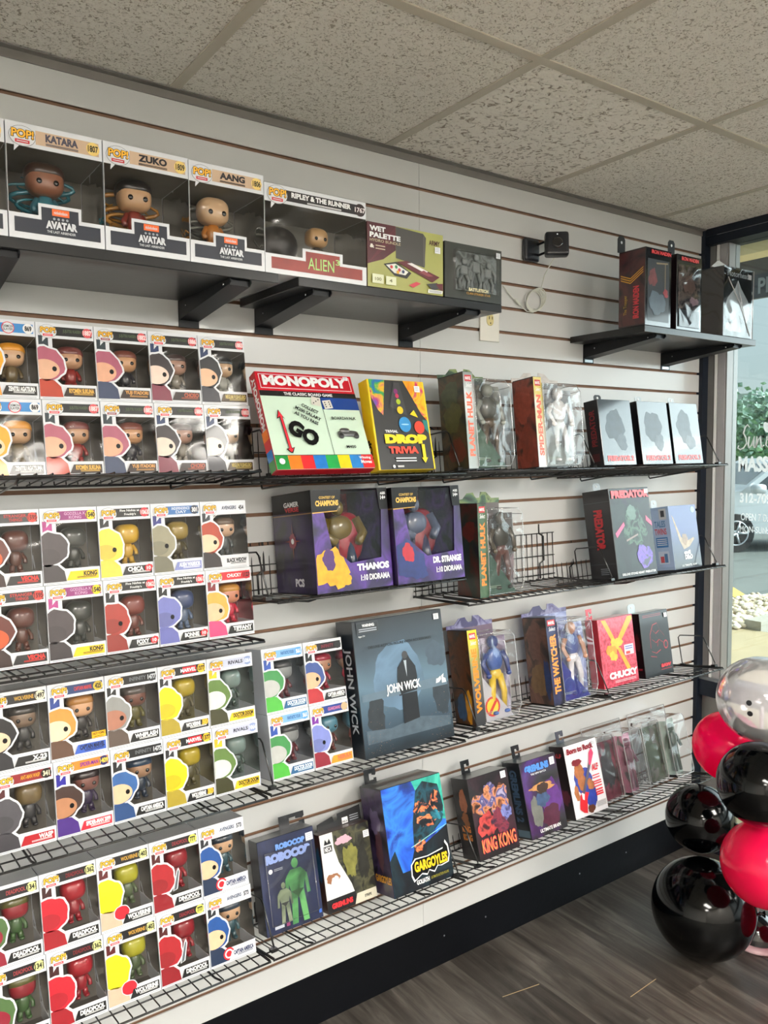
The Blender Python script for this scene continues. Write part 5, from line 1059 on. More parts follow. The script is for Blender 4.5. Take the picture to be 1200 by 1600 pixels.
# red gift-bow box and black box with red line art
W, H, D = .183, .232, .055
t, F, L = carton('action_figure_box', 'figure box', 'r3D', 2.112, -.142, W, H, D, 'red box with yellow gift bow print, third wire row', side='#b02434', front=MN(('#a82038', '#c8344c', '#d8546a', '#b82840'), 60, dist=.2), group='printed figure boxes, third wire row')
yb = IV('#e8a82c', .15, 60)
F.poly([(.10, .98), (.22, .98), (.48, .62), (.42, .56)], yb); F.poly([(.85, .98), (.98, .98), (.98, .93), (.52, .58), (.46, .64)], yb); F.poly([(.46, .55), (.56, .55), (.80, .22), (.70, .20)], yb); F.k += 0
F.blob(.46, .62, .15, .09, IV('#f0bc3c', .2, 60), 4, .3); F.blob(.30, .52, .14, .09, IV('#e0962a', .2, 60), 7, .2); F.blob(.34, .44, .10, .07, IV('#f0bc3c', .2, 60), 9, .3)
F.rect(.66, .42, .93, .57, I('#dcd6e8')); F.rect(.70, .43, .82, .47, I('#d8402c')); F.lines(.69, .90, (.54, .51), .012, I('#3c5ab0'))
F.build('printed_front', t)
F = front_face(W, H); F.k = 12; F.text('CHUCKY', .16, .115, .97, .215, W_, .07); F.lines(.3, .9, (.08, .06), .008, I('#f0d0d4')); F.build('title_lettering', t); L.build('printed_side', t)
hang_tab(t, W * .12, H, D, '#c02438', .030, .036)
W, H, D = .160, .228, .048
t, F, L = carton('action_figure_box', 'figure box', 'r3D', 2.320, -.152, W, H, D, 'black box with red line drawing, third wire row beside the empty wire', side='#0c0e12', front=IV('#1a1d22', .2, 12), group='printed figure boxes, third wire row')
ro = I('#9c2c38')
for pts in (((.28, .45), (.30, .66), (.42, .80), (.58, .82), (.66, .70)), ((.66, .70), (.80, .60), (.90, .48)), ((.40, .72), (.50, .66), (.62, .70)), ((.35, .58), (.48, .52), (.60, .56), (.74, .50)), ((.30, .40), (.45, .36), (.62, .40)), ((.25, .33), (.45, .30)), ((.50, .62), (.55, .55), (.52, .46))):
    for a, b_ in zip(pts, pts[1:]): F.poly([a, b_, (b_[0] + .012, b_[1] - .014), (a[0] + .012, a[1] - .014)], ro); F.k -= 1
F.k += 1; F.ell(.82, .46, .08, .07, I('#a8303c')); F.ell(.82, .46, .055, .048, IV('#1a1d22')); F.lines(.1, .75, (.955, .93), .006, ro)
F.build('printed_front', t); F = front_face(W, H); F.k = 10; F.text('SAW', .56, .12, .92, .175, I('#e0303c'), .08); F.lines(.55, .92, (.09,), .01, ro); F.build('title_lettering', t)
L.text('SAW', .3, .12, .8, .16, ro, .05); L.blob(.6, .55, .2, .15, IV('#4c1c22', .3), 3, .2); L.build('printed_side', t); price(t, W, H, .84, .88, .11, .07); hang_tab(t, W * .12, H, D, '#b8c8cc', .040, .032, hook=False)

# bottom row, left to right
W, H, D = .163, .230, .050
t, F, L = carton('action_figure_box', 'figure box', 'r4B', .851, -.136, W, H, D, 'navy box with pale green figure prints, leftmost on its bottom wire shelf', side='#10131c', front=MN(('#141a30', '#1c2444', '#232c50', '#10142a'), 8), group='printed figure boxes, bottom row')
F.k += 1
gr = MN(('#2c5434', '#4c8c54', '#6ab06a'), 14); pg = MN(('#4c5848', '#7c8870', '#a0a890'), 18)
for (cx, cz, k, m_, dk_) in ((.60, .40, 1.0, gr, IV('#2c4c30')), (.36, .31, .62, pg, IV('#2c3030'))):    # plain standing mannequins
    F.ell(cx, cz + .27 * k, .058 * k, .055 * k, m_); F.poly([(cx - .17 * k, cz + .15 * k), (cx - .09 * k, cz + .21 * k), (cx + .09 * k, cz + .21 * k), (cx + .17 * k, cz + .15 * k), (cx + .11 * k, cz - .02 * k), (cx - .11 * k, cz - .02 * k)], m_)
    F.poly([(cx - .10 * k, cz - .015 * k), (cx + .10 * k, cz - .015 * k), (cx + .03 * k, cz - .10 * k), (cx - .03 * k, cz - .10 * k)], dk_)
    for q in (-1, 1): F.poly([(cx + q * .01 * k, cz - .08 * k), (cx + q * .11 * k, cz - .02 * k), (cx + q * .15 * k, cz - .36 * k), (cx + q * .05 * k, cz - .36 * k)], m_); F.k -= 1; F.poly([(cx + q * .13 * k, cz + .17 * k), (cx + q * .19 * k, cz + .13 * k), (cx + q * .22 * k, cz - .08 * k), (cx + q * .16 * k, cz - .08 * k)], m_)
F.rect(.14, .055, .30, .085, I('#b8bcc8')); F.rect(.34, .05, .40, .085, I('#8c3c6a')); F.rect(.92, .06, .97, .10, I('#3c6ac8')); F.circ(.17, .66, .035, W_); F.lines(.23, .38, (.67, .655), .008, GREYP)
F.build('printed_front', t)
F = front_face(W, H); F.k = 12; F.text('ROBOCOP', .30, .860, .82, .925, I('#6a94d8'), .08); F.text('ROBOCOP', .10, .735, .90, .835, I('#8fa4d8'), .10); F.build('title_lettering', t)
mb = MB(); bl = FILMW; mb.add([(W * .10, -.006, H * .10), (W * .92, -.006, H * .10), (W * .92, -.006, H * .86), (W * .10, -.006, H * .86)], [(0, 1, 2, 3)], bl)
ed = MF(base=.3, gain=1.2, rough=.15, wave=0, haze_=.15); mb.tube([(W * .10, -.006, H * .10), (W * .92, -.006, H * .10), (W * .92, -.006, H * .86), (W * .10, -.006, H * .86)], .001, ed, 5, True); mb.build('window_film', t)
L.build('printed_side', t); price(t, W, H, .84, .86, .13, .085, 13); hang_tab(t, W * .78, H, D, '#1a1c22', .075, .034)
# white and dark blister card
W, H, D = .155, .200, .035
t, F, L = carton('action_figure_box', 'figure box', 'r4B', 1.026, -.140, W, H, D, 'narrow white and black windowed box with small cream foot strip, bottom row', side='#3c2420', front=MN(('#1a1a18', '#34342c', '#54543c', '#1c1c1c'), 30), group='printed figure boxes, bottom row')
F.poly([(.004, .17), (.56, .17), (.52, .28), (.32, .60), (.26, .80), (.26, .996), (.004, .996)], IV('#dfe0e0', .06, 10)); F.rect(.004, .004, .58, .17, I('#16161a')); F.poly([(.54, .004), (.996, .004), (.996, .13), (.60, .13)], I('#d8d3c0')); F.k += 1
F.rect(.06, .76, .22, .84, I('#16161a')); F.text('NECA', .075, .77, .205, .83, W_, .03); F.poly([(.07, .86), (.10, .93), (.14, .88), (.18, .93), (.21, .86)], I('#16161a'))
F.blob(.17, .42, .12, .07, IV('#9c6a4c', .2, 50), 4, .2); F.blob(.20, .34, .09, .10, IV('#ece8e4', .1, 50), 6, .2); F.blob(.55, .58, .12, .24, IV('#7c7a3c', .4, 60), 8, .35); F.blob(.80, .50, .09, .26, IV('#2c2c28', .4, 60), 3, .3); F.blob(.45, .86, .14, .06, I('#d0a8b8'), 3, .3)
F.build('printed_front', t); F = front_face(W, H); F.k = 12; F.text('GREMLINS', .08, .05, .50, .12, I('#d83038'), .06); F.build('title_lettering', t); F = front_face(W, H); F.k = 12; F.text('STRIPE', .74, .05, .88, .085, K_, .02); F.build('subtitle_lettering', t); L.blob(.5, .6, .3, .25, IV('#1f4a6a', .3), 3, .2); L.build('printed_side', t)
price(t, W, H, .86, .80, .12, .09, 13)
mb = MB(); q = [(W * a, H + b_ * .03) for a, b_ in ((.10, -.2), (1.0, -.2), (1.0, 1.3), (.52, 1.05), (.52, .5), (.45, .45), (.42, .95), (.10, .6))]; mb.prism(q, D - .002, D - .0005, I('#1c1d20')); mb.build('hang_tab', t)
F = front_face(W, H, D - .003); F.k = 3; F.rect(.60, 1.01, .72, 1.09, W_); F.text('NECA', .61, 1.02, .71, 1.05, K_, .03); F.lines(.76, .94, (1.03, 1.06, 1.09), .012, GREYP); F.build('tab_print', t)
# blue and teal box
W, H, D = .206, .284, .105
t, F, L = carton('action_figure_box', 'figure box', 'r4B', 1.193, -.204, W, H, D, 'large blue and teal box with orange-lit dark print and jagged logo, bottom row', side='#0c0d12', front=MN(('#0e2e8c', '#1f5ad0', '#2f80e8', '#1a3c9c', '#123070'), 9), group='printed figure boxes, bottom row')
F.poly([(.50, .996), (.996, .996), (.996, .55), (.70, .62)], MN(('#12605c', '#2fa896', '#48c8b0', '#186a6c'), 14)); F.poly([(.004, .004), (.996, .004), (.996, .50), (.55, .38), (.40, .36), (.30, .20), (.18, .20), (.10, .42), (.004, .34)], MN(('#0a0d14', '#0f1620', '#142a34', '#0a0c12'), 12))
F.poly([(.40, .36), (.44, .62), (.55, .90), (.68, .97), (.93, .90), (.98, .68), (.93, .55), (.62, .42)], MN(('#0c1016', '#142430', '#185060', '#0c1418'), 22)); F.k += 1
FL = MN(('#0b0f15', '#0c141c', '#0f2c38', '#d8683c', '#f0905c', '#12242c'), 30, dist=1.6)
F.blob(.60, .74, .10, .07, FL, 3, .4); F.k -= 1; F.blob(.83, .76, .09, .08, FL, 6, .4); F.k -= 1; F.blob(.70, .60, .16, .07, FL, 8, .4); F.k -= 1; F.blob(.50, .39, .09, .045, FL, 2, .4)
F.blob(.84, .62, .10, .05, MN(('#0c1620', '#1c5c6c', '#2f90a8', '#10303c'), 26), 9, .4)
F.k += 1; F.poly([(.36, .395), (.98, .50), (.98, .507), (.36, .402)], I('#9ce0d8'))
jag = [(.35, .10), (.48, .14), (.56, .12), (.60, .15), (.68, .12), (.74, .16), (.80, .15), (.92, .16), (.95, .22), (.94, .30), (.90, .345), (.86, .29), (.60, .27), (.40, .28), (.33, .24), (.32, .15)]
F.poly([(.635 + (a - .635) * 1.06, .21 + (b_ - .21) * 1.16) for a, b_ in jag], W_); F.poly(jag, K_)
F.build('printed_front', t)
F = front_face(W, H); F.k = 24; F.text('GARGOYLES', .355, .165, .915, .262, I('#f2c61f'), .05); F.text('GOLIATH', .36, .052, .57, .095, W_, .04); F.text('ULTIMATE ACTION FIGURE', .60, .062, .90, .085, I('#a8a02c'), .01); F.build('title_lettering', t)
L.rect(.01, .01, .99, .99, MN(('#0e0c14', '#241c34', '#3c3050', '#12101a'), 12)); L.blob(.55, .68, .2, .14, IV('#5c5070', .3), 4, .3); L.blob(.6, .42, .18, .16, IV('#4c2c38', .3), 6, .3); L.text('GARGOYLES', .25, .12, .97, .19, I('#d89a2c'), .04); L.build('printed_side', t); hang_tab(t, W * .18, H, D, '#0e0f12', .040, .040)
# ape box
KM = MN(('#241c20', '#8c5030', '#d89060', '#5c5a90', '#3c3c70', '#a8a0c0'), 34)
W, H, D = .160, .234, .078
t, F, L = carton('action_figure_box', 'figure box', 'r4C', 1.511, -.190, W, H, D, 'black-hooked box with orange and violet rocky print and flame-coloured title, bottom row', side='#121216', front=MN(('#121114', '#1c181c', '#34202a', '#141216'), 8), group='black-hooked boxes in the bottom row')
F.k += 1; F.blob(.28, .66, .26, .14, KM, 4, .25); F.blob(.70, .60, .24, .22, KM, 6, .25); F.blob(.48, .76, .13, .15, KM, 8, .2)
F.blob(.30, .40, .20, .16, MN(('#5c1a20', '#a83438', '#c84a44', '#3c1420'), 30), 3, .3); F.blob(.62, .40, .2, .14, MN(('#3c1828', '#7c2c40', '#242038'), 30), 5, .3); F.blob(.80, .48, .12, .10, MN(('#3c4480', '#7c88c8', '#2c2c5c'), 40), 7, .25)
F.build('printed_front', t); F = front_face(W, H); F.k = 13; F.text('KING KONG', .10, .075, .94, .25, I('#c8384c'), .05); F.text('KING KONG', .09, .085, .93, .24, I('#f59a52'), .0); F.build('title_lettering', t)
L.blob(.55, .72, .2, .16, IV('#9c5c3c', .4), 3, .2); L.blob(.55, .5, .22, .08, IV('#7c4c2c', .4), 5, .3); L.text('KING', .25, .34, .75, .42, I('#d8843c'), .05); L.text('KONG', .25, .24, .78, .32, I('#d8843c'), .05); L.build('printed_side', t); price(t, W, H, .80, .89, .13, .085); hang_tab(t, W * .38, H, D, '#101216', .034, .040)
# violet box
t, F, L = carton('action_figure_box', 'figure box', 'r4C', 1.727, -.186, W, .232, .080, 'black-hooked box with blue title and violet print, between the flame-titled and white boxes', side='#15191f', front=MN(('#16161a', '#2c2c30', '#3c2050', '#50307c', '#1c1820'), 6), group='black-hooked boxes in the bottom row')
F.k += 1; F.blob(.70, .45, .24, .26, IV('#5a2c7a', .4, 30), 3, .2); F.blob(.62, .22, .26, .14, IV('#4c1c34', .4, 30), 6, .2); F.blob(.25, .32, .14, .2, IV('#6c706a', .3, 30), 9, .2); F.blob(.50, .62, .34, .05, IV('#c08a54', .3, 50), 5, .3); F.blob(.50, .60, .14, .08, IV('#3c2c24', .4, 50), 8, .2); F.blob(.45, .46, .16, .10, IV('#3c5478', .4, 50), 4, .3)
F.build('printed_front', t); F = front_face(W, .232); F.k = 12; F.text('GREMLINS', .10, .84, .76, .935, I('#4f8fe0'), .08); F.text('THE NEW BATCH', .24, .80, .66, .825, W_, .01); F.build('title_lettering', t); F = front_face(W, H); F.k = 12; F.text('ULTIMATE BRAIN', .24, .055, .80, .10, W_, .03); F.build('subtitle_lettering', t)
L.text('GREMLINS 2', .35, .22, .75, .90, I('#3c5470'), .05, rot=-90); L.rect(.3, .03, .95, .12, I('#4c6474')); L.build('printed_side', t); price(t, W, .232, .80, .86, .13, .10); hang_tab(t, W * .40, .232, .080, '#101216', .034, .040)
# white box with guitar print
t, F, L = carton('action_figure_box', 'figure box', 'r4C', 1.948, -.166, W, .234, .065, 'white box with red guitar print and red lettering, bottom row', side='#1a1418', front=I('#f0eef2'), group='black-hooked boxes in the bottom row')
F.k += 1; br_ = IV('#a8683c', .35, 60); bl_ = IV('#3444a0', .3, 60)
F.blob(.40, .48, .24, .20, bl_, 4, .2); F.blob(.56, .24, .20, .14, bl_, 6, .15); F.blob(.33, .62, .13, .12, br_, 3, .15); F.blob(.36, .46, .11, .13, br_, 8, .15); F.blob(.16, .34, .07, .10, br_, 5, .2); F.blob(.60, .40, .10, .08, br_, 9, .2); F.blob(.30, .74, .13, .05, IV('#7c2430', .2), 4, .2); F.blob(.50, .08, .10, .06, IV('#5c3424', .2), 4, .2)
gt = I('#d82a34'); F.poly([(.24, .30), (.34, .34), (.50, .30), (.42, .22), (.36, .04), (.26, .06), (.16, .12), (.20, .22)], gt); F.poly([(.30, .30), (.36, .28), (.70, .66), (.65, .69)], I('#5a5464')); F.poly([(.64, .66), (.70, .65), (.84, .80), (.80, .88), (.70, .82)], I('#d83c6c')); F.poly([(.28, .33), (.36, .30), (.33, .22), (.28, .24)], W_)
F.lines(.68, .90, (.50, .465), .014, gt); F.lines(.68, .92, (.415, .385, .345), .018, gt); F.lines(.70, .92, (.30, .265, .235), .022, gt); F.rect(.66, .07, .96, .15, I('#c8c4c4')); F.lines(.68, .93, (.13, .11, .09), .007, GREYP)
F.build('printed_front', t); F = front_face(W, .234); F.k = 20; F.text('Born to Rock', .06, .875, .86, .955, I('#8c2430'), .06); F.build('title_lettering', t); F = front_face(W, .234); F.k = 20; F.text('ALF', .70, .565, .90, .655, I('#d8303c'), .05); F.build('subtitle_lettering', t)
L.rect(.02, .02, .98, .98, IV('#20181c', .3)); L.text('ALF', .2, .84, .8, .90, I('#b02c34'), .04); L.blob(.6, .3, .25, .12, IV('#5c2434', .4), 4, .3); L.build('printed_side', t); price(t, W, .234, .83, .91, .10, .06, 20); hang_tab(t, W * .35, .234, .065, '#3c4450', .036, .040)
# two clear clamshells by the window
def clear_shell(x, y, W, H, D, label, card, fig, tint, txt=None):
    key = 'r4D'; t = empty('clamshell_pack', (x, y, zshelf(key, y)), label, 'blister pack', 'clear clamshells in the bottom row', lean=15)
    mb = MB(); mb.box(0.004, W * .5, D * .55, D * .55 + .002, .004, H * .86, card); mb.box(W * .5, W - .012, D * .5, D * .5 + .002, .004, H * .88, M(tint, .5, var=.35, scale=26)); mb.build('card', t)
    F = front_face(W, H, D * .55); F.blob(.26, .45, .16, .30, IV(fig[0], .4, 60), 3, .3); F.blob(.34, .70, .08, .12, IV(fig[1], .4, 60), 5, .25)
    if txt: F.text(txt, .06, .78, .30, .84, I('#b8b8bc'), .03)
    F.build('printed_card_front', t)
    bl = MF(base=.02, gain=1.0, rough=.08, wave=.15, wscale=10, haze_=.03); ed = MF(base=.5, gain=1.2, rough=.15, wave=0, haze_=.4); mb = MB()
    for a, b_, yf in ((0, W * .48, D * .35), (W * .5, W, -.002)):
        out = [(a + .006, .004), (b_ - .006, .004), (b_, .014), (b_, H * .9), (b_ - .01, H * .95), (a + .01, H * .95), (a, H * .9), (a, .014)]; n = len(out)
        mb.add([(p, yf, q) for p, q in out] + [(p, D, q) for p, q in out], [tuple(range(n))] + [(i, (i + 1) % n, (i + 1) % n + n, i + n) for i in range(n)], bl)
        mb.tube([(p, yf, q) for p, q in out], .0012, ed, 5, True); mb.tube([(p, D, q) for p, q in out], .001, ed, 5, True)
    mb.add([(-.004, D, 0), (W + .004, D, 0), (W + .004, D, H + .02), (-.004, D, H + .02)], [(0, 1, 2, 3)], bl); mb.tube([(-.004, D, 0), (W + .004, D, 0), (W + .004, D, H + .02), (-.004, D, H + .02)], .0014, ed, 5, True)
    mb.build('blister', t)
    mb = MB(); m_ = IV(fig[2], .3, 60); cx = W * .74
    mb.sell((cx, D * .3, H * .58), (W * .09, D * .16, H * .12), m_, .85, 12, 8); mb.sell((cx, D * .3, H * .76), (.012, .012, .016), m_, .9, 12, 8)
    for q in (-1, 1): mb.tube([(cx + q * .009, D * .3, H * .5), (cx + q * .014, D * .3, H * .08)], [.008, .006], m_, 8); mb.tube([(cx + q * W * .09, D * .3, H * .64), (cx + q * W * .15, D * .2, H * .45)], .006, m_, 8)
    mb.build('figure', t)
clear_shell(2.150, -.158, .200, .232, .085, 'clear clamshell with maroon card and rosy tray, bottom row behind the white box', MN(('#2a1420', '#6c1c38', '#8c2c4c', '#1c1016'), 14), ('#2a2430', '#3c3c3e', '#7c3450'), '#b8708c')
clear_shell(2.405, -.150, .215, .232, .080, 'clear clamshell with dark green-grey card, nearest the balloons in the bottom row', MN(('#202820', '#4c5c48', '#70706c', '#2a1c20'), 14), ('#3c4c34', '#54504c', '#3c4c40'), '#8c9c94')

# black boxes on the short board shelf
def glossy_box(x, W, H, D, label): return carton('action_figure_box', 'figure box', None, x, -.299, W, H, D, label, side='#1c1216', front=M('#14171c', .14, var=.3, scale=14, coat=1.0), z=BZ, group='black boxes on the short board shelf')
W, H, D = .128, .236, .100
t, F, L = glossy_box(2.088, W, H, D, 'black box with maroon side, gold stripes and red title, left on the short board shelf')
F.rect(.08, .06, .92, .86, IV('#22262c', .4, 20)); F.blob(.28, .62, .14, .13, IV('#6c3438', .4, 60), 3, .3); F.poly([(.40, .82), (.86, .84), (.86, .82), (.42, .80)], I('#8c7a5c')); F.poly([(.74, .82), (.77, .82), (.77, .42), (.74, .42)], I('#7c6c54')); F.blob(.78, .44, .10, .05, IV('#8c2c34', .3), 5, .3); F.blob(.45, .30, .3, .16, IV('#4c5a66', .3, 20), 7, .2)
F.build('printed_front', t); F = front_face(W, H); F.k = 12; F.text('IRON MAIDEN', .20, .925, .96, .975, I('#d83a3c'), .05); F.build('title_lettering', t)
L.rect(.02, .02, .98, .98, MN(('#1c1014', '#3c1c20', '#4c2424', '#1a1014'), 12)); 
for k in range(3): L.poly([(.08, .68 - k * .03), (.45, .62 - k * .03), (.92, .74 - k * .03), (.92, .755 - k * .03), (.45, .635 - k * .03), (.08, .695 - k * .03)], I('#c8902c')); L.k -= 1
L.k += 1; L.text('IRON MAIDEN', .55, .10, .78, .52, I('#c8303c'), .04, rot=90); L.text('The Trooper', .20, .16, .36, .42, I('#a88a2c'), .01, rot=90); L.build('printed_side', t)
hang_tab(t, W * .05, H, D, '#101318', .036, .052, hook=False)
t, F, L = glossy_box(2.246, W + .005, H, .060, 'black box with red title and silvery window, middle of the short board shelf')
F.rect(.06, .28, .94, .86, MN(('#15171a', '#3c3c40', '#6c6460', '#1c1c20'), 20, .2, 1)); F.blob(.5, .62, .2, .14, IV('#5c4a44', .4, 50), 3, .3); F.blob(.7, .40, .16, .06, IV('#8c7a84', .4, 50), 7, .3); F.rect(.06, .04, .94, .27, IV('#343a42', .2, 20))
F.build('printed_front', t); F = front_face(W, H); F.k = 12; F.text('IRON MAIDEN', .16, .92, .88, .972, I('#d83a3c'), .05); F.build('title_lettering', t)
mb = MB(); mb.add([(.01, -.004, .01), (.123, -.004, .01), (.123, -.004, .205), (.01, -.004, .205)], [(0, 1, 2, 3)], MF(base=.04, gain=1.3, rough=.08, wave=.35, wscale=9)); mb.build('window_film', t)
L.build('printed_side', t); hang_tab(t, -.008, H, .02, '#101318', .034, .042, hook=False)
W, H, D = .172, .229, .110
t, F, L = glossy_box(2.505, W, H, D, 'shrink-wrapped black box with large pale spade shape, right on the short board shelf')
sp = [(.50, .84), (.40, .72), (.14, .56), (.06, .42), (.10, .28), (.24, .22), (.38, .28), (.45, .34), (.34, .08), (.66, .08), (.55, .34), (.64, .28), (.80, .22), (.92, .30), (.94, .44), (.86, .56), (.62, .72)]
F.poly(sp, IV('#aeb9c0', .1, 12)); F.blob(.26, .14, .16, .07, I('#b8b8ae'), 4, .3); F.build('printed_front', t)
F = front_face(W, H); F.k = 6; F.text('Motorhead', .12, .88, .86, .965, I('#a8b4bc'), .02); F.build('title_lettering', t); L.build('printed_side', t); price(t, W, H, .85, .88, .11, .07, 8)
mb = MB(); wf = MF(base=.06, gain=1.4, rough=.10, wave=.5, wscale=7); a = .003
mb.add([(-a, -a, -.0), (W + a, -a, 0), (W + a, -a, H + a), (-a, -a, H + a), (-a, D, 0), (-a, D, H + a), (W + a, D, 0), (W + a, D, H + a)], [(0, 1, 2, 3), (4, 0, 3, 5), (1, 6, 7, 2), (3, 2, 7, 5)], wf)
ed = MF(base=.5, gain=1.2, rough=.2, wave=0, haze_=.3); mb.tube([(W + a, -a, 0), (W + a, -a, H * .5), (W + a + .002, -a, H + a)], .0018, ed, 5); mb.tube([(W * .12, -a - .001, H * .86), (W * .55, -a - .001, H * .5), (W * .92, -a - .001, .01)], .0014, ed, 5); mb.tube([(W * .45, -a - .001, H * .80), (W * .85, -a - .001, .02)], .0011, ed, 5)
mb.prism([(-.02, H + .004), (.02, H + .030), (W * .6, H + .006), (W, H + .003)], D * .3, D * .3 + .002, ed)
mb.build('shrink_wrap', t)

# ------------------------------------------------------------------ wall camera, cable, outlet
t = empty('security_camera', (1.890, 0, 2.245), 'black security camera on a square wall mount', 'camera')
CB = M('#12151d', .35, var=.1, coat=.3)
mb = MB(); mb.bbox(-.034, .034, -.020, -.001, -.036, .036, CB, .011, 3); mb.build('wall_mount', t)
mb = MB()
for z in (-.014, .020): mb.tube([(.025, -.018, z), (.030, -.06, z + .006), (.040, -.075, z + .004)], .004, CB, 8)
mb.build('arm', t)
hd = bpy.data.objects.new('camera_head', None)
mb = MB(); mb.bbox(-.037, .037, -.016, .018, -.038, .038, CB, .010, 3); hh = mb.build('camera_head', t); hh.location = (.030, -.092, .005); hh.rotation_euler = (R(-8), 0, R(-38))
bpy.data.objects.remove(hd)
mb = MB(); mb.lathe([(0, .0), (.016, .0), (.017, .002), (.012, .0025), (0, .001)], M('#0a0b10', .08, coat=1), 20, Matrix.Translation((0, -.0165, 0)) @ Matrix.Rotation(R(90), 4, 'X')); mb.build('lens', hh)
mb = MB(); mb.sell((.0, -.0165, .027), (.0022, .001, .0022), M('#e8ecee', .3, emit=.6), nu=8, nv=6); mb.build('status_light', hh)
CW = M('#d6d8ce', .4, var=.03)
mb = MB(); mb.tube([(1.925, -.080, 2.215), (1.932, -.03, 2.17), (1.935, -.012, 2.125), (1.925, -.012, 2.118)], .0018, CW, 6)
for k in range(5):
    r_ = .030 + .0022 * k; mb.tube([(1.908 + r_ * 1.15 * math.cos(2 * PI * i / 28), -.008 - .0025 * k, 2.090 + r_ * math.sin(2 * PI * i / 28 + .1 * k)) for i in range(28)], .0017, CW, 6, True)
mb.tube([(1.905, -.012, 2.062), (1.900, -.012, 2.050), (1.872, -.010, 2.052), (1.84, -.008, 2.072), (1.80, -.006, 2.098), (1.772, -.006, 2.122)], .0018, CW, 6); mb.tube([(1.845, -.008, 2.069), (1.822, -.008, 2.084)], .0042, CW, 8)
c = mb.build('camera_cable'); tag(c, 'coiled white cable hanging below the security camera', 'cable')
t = empty('wall_outlet', (1.717, 0, 2.0), 'white outlet plate at the right end of the long board shelf', 'outlet')
PL = M('#e9e6dc', .35, var=.02)
mb = MB(); mb.bbox(-.040, .040, -.007, -.0005, -.055, .058, PL, .003, 2); mb.build('plate', t)
mb = MB(); mb.sell((0, -.007, .012), (.015, .003, .019), M('#d8c98c', .4), .8, 18, 10)
for q in (-1, 1): mb.box(q * .006 - .001, q * .006 + .001, -.0108, -.0095, .012, .021, BLACK)
mb.sell((0, -.0095, .001), (.0022, .0012, .0026), BLACK, nu=8, nv=6); mb.build('socket', t)

# ------------------------------------------------------------------ balloons
def balloon(c, r_, mat_, label, down=(0, 0, -1), stretch=1.05, conf=False):
    t = empty('balloon', c, label, 'balloon', 'balloons of the column by the window')
    d = Vector(down).normalized(); q = d.to_track_quat('-Z', 'Y').to_matrix().to_4x4()
    prof = []
    for i in range(25):
        a = PI * i / 24; z = r_ * math.cos(a); rr = r_ * math.sin(a)
        if z < 0: z *= stretch
        prof.append((max(rr, .0 if i == 0 else .004), z))
    prof[-1] = (.006, prof[-1][1] + .001); prof += [(.0045, -r_ * stretch - .008)]
    mb = MB(); mb.lathe(prof, mat_, 44, q); mb.build('envelope', t)
    mb = MB(); z0 = -r_ * stretch - .006; mb.lathe([(.004, z0), (.007, z0 - .004), (.004, z0 - .008), (.010, z0 - .016), (.011, z0 - .018)], mat_, 14, q); mb.build('knot', t)
    if conf:
        rg = random.Random(5); k = M('#17181c', .4)
        pts = [(-.10, .02, -.03), (-.095, -.02, -.05), (-.09, .0, -.08), (-.04, .08, .07), (-.02, -.10, -.06)]
        for i in range(26):
            if i < 5:
                vx, vy = (-.86, .5), None
            th = rg.uniform(0, 2 * PI); ph = rg.uniform(-1.4, .9); n_ = Vector((math.cos(th) * math.cos(ph), math.sin(th) * math.cos(ph), math.sin(ph))); p = n_ * (r_ + .0006)
            u = n_.orthogonal().normalized(); v = n_.cross(u); cb = MB(); cb.add([p + (u * math.cos(2 * PI * j / 12) + v * math.sin(2 * PI * j / 12)) * .0078 for j in range(12)] + [p - n_ * .0006 + (u * math.cos(2 * PI * j / 12) + v * math.sin(2 * PI * j / 12)) * .0078 for j in range(12)], [tuple(range(12)), tuple(range(23, 11, -1))] + [(j, j + 12, (j + 1) % 12 + 12, (j + 1) % 12) for j in range(12)], k); cb.build('confetti_dot', t)
    return t
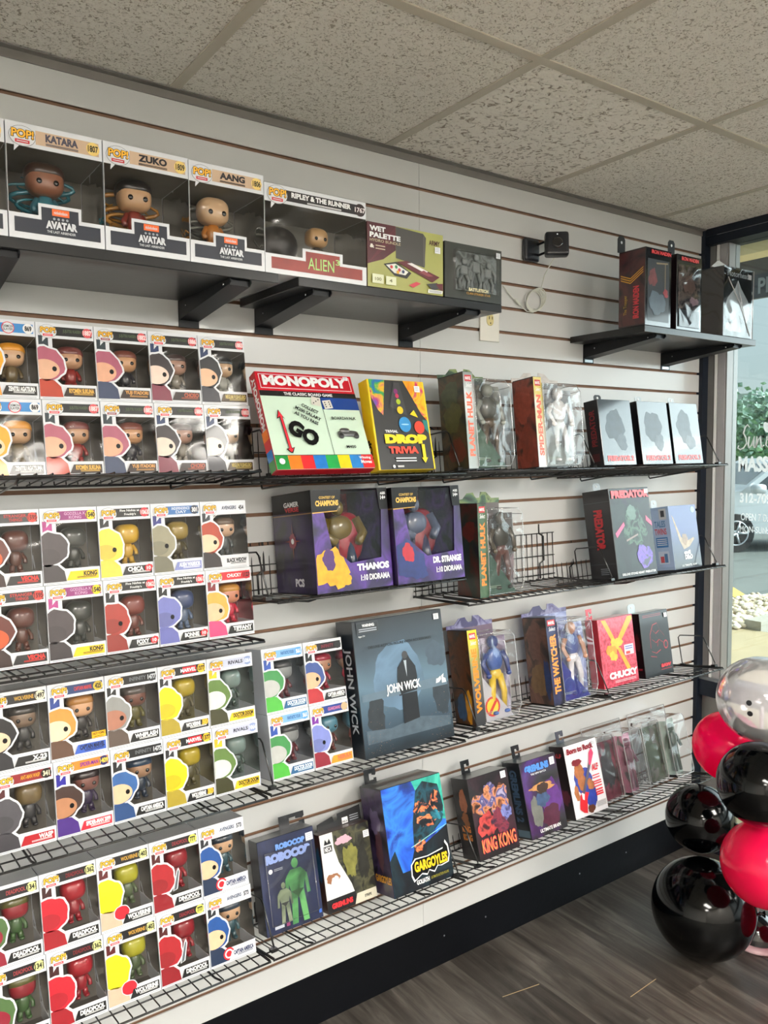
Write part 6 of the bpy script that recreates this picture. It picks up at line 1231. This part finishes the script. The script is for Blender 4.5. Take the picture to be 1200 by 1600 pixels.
def latex(name, c, k):
    m, n = newmat(name); b = nd(n, 'ShaderNodeBsdfPrincipled'); t_ = nd(n, 'ShaderNodeBsdfTranslucent'); x = nd(n, 'ShaderNodeMixShader'); o = nd(n, 'ShaderNodeOutputMaterial')
    tc = nd(n, 'ShaderNodeTexCoord'); no = nd(n, 'ShaderNodeTexNoise'); no.inputs['Scale'].default_value = 6; mx = nd(n, 'ShaderNodeMixRGB'); mx.inputs[1].default_value = lin(c); mx.inputs[2].default_value = tuple(q * .94 for q in lin(c)[:3]) + (1,)
    n.links.new(tc.outputs['Object'], no.inputs['Vector']); n.links.new(no.outputs[0], mx.inputs[0]); n.links.new(mx.outputs[0], b.inputs['Base Color']); b.inputs['Roughness'].default_value = .16
    t_.inputs[0].default_value = lin(c); x.inputs[0].default_value = k; n.links.new(b.outputs[0], x.inputs[1]); n.links.new(t_.outputs[0], x.inputs[2]); n.links.new(x.outputs[0], o.inputs[0]); return m
PINK = latex('hot_pink_latex', '#ff0a6a', .45); PINKD = latex('rose_red_latex', '#f0164f', .25)
BLK = M('#020304', .10, var=0, spec=.32, name='black_latex'); CLR = MF(tint='#f6f2f6', base=.05, gain=1.2, rough=.10, wave=0, haze_=.27)
ax = Vector((2.46, -.72, .45))
def dn(c, dz=0): v = ax - Vector(c); v.z = dz; return v
for c, r_, m_, lab, kw in (((2.214, -.450, .158), .153, BLK, 'largest black balloon, resting on the floor', {}),
    ((2.292, -.386, .405), .107, BLK, 'small black balloon above the floor one, overlapping the bottom wire shelf', {}),
    ((2.081, -.704, .680), .114, BLK, 'black balloon below the clear one at the right edge', {}),
    ((2.138, -.692, .428), .119, PINKD, 'rose red balloon between two black balloons at the right edge', {}),
    ((2.372, -.720, .146), .122, PINK, 'pink balloon at the lower right edge, nearest the floor', {}),
    ((2.318, -.463, .664), .107, PINK, 'hot pink balloon behind the clear one', {'down': (.25, -.35, -1)}),
    ((2.209, -.631, .876), .124, CLR, 'clear balloon with black confetti dots, topmost', {'conf': True})):
    kw.setdefault('down', dn(c)); balloon(c, r_, m_, lab, **kw)
t = empty('balloon_stand', (2.430, -.510, 0), 'white-rimmed stand base on the floor behind the balloons', 'balloon stand')
mb = MB(); mb.lathe([(0, .0005), (.085, .0005), (.09, .006), (.085, .016), (.07, .018), (0, .018)], M('#e7c6cc', .3, coat=.5), 36); mb.build('base', t)
mb = MB(); mb.lathe([(.07, .018), (.066, .045), (.05, .075), (.02, .09), (0, .09)], M('#1c1c20', .15, coat=.8), 28); mb.build('weight', t)
mb = MB(); mb.tube([(0, 0, .08), (0, 0, .78)], .006, M('#d8d8d8', .4), 8); mb.build('pole', t)
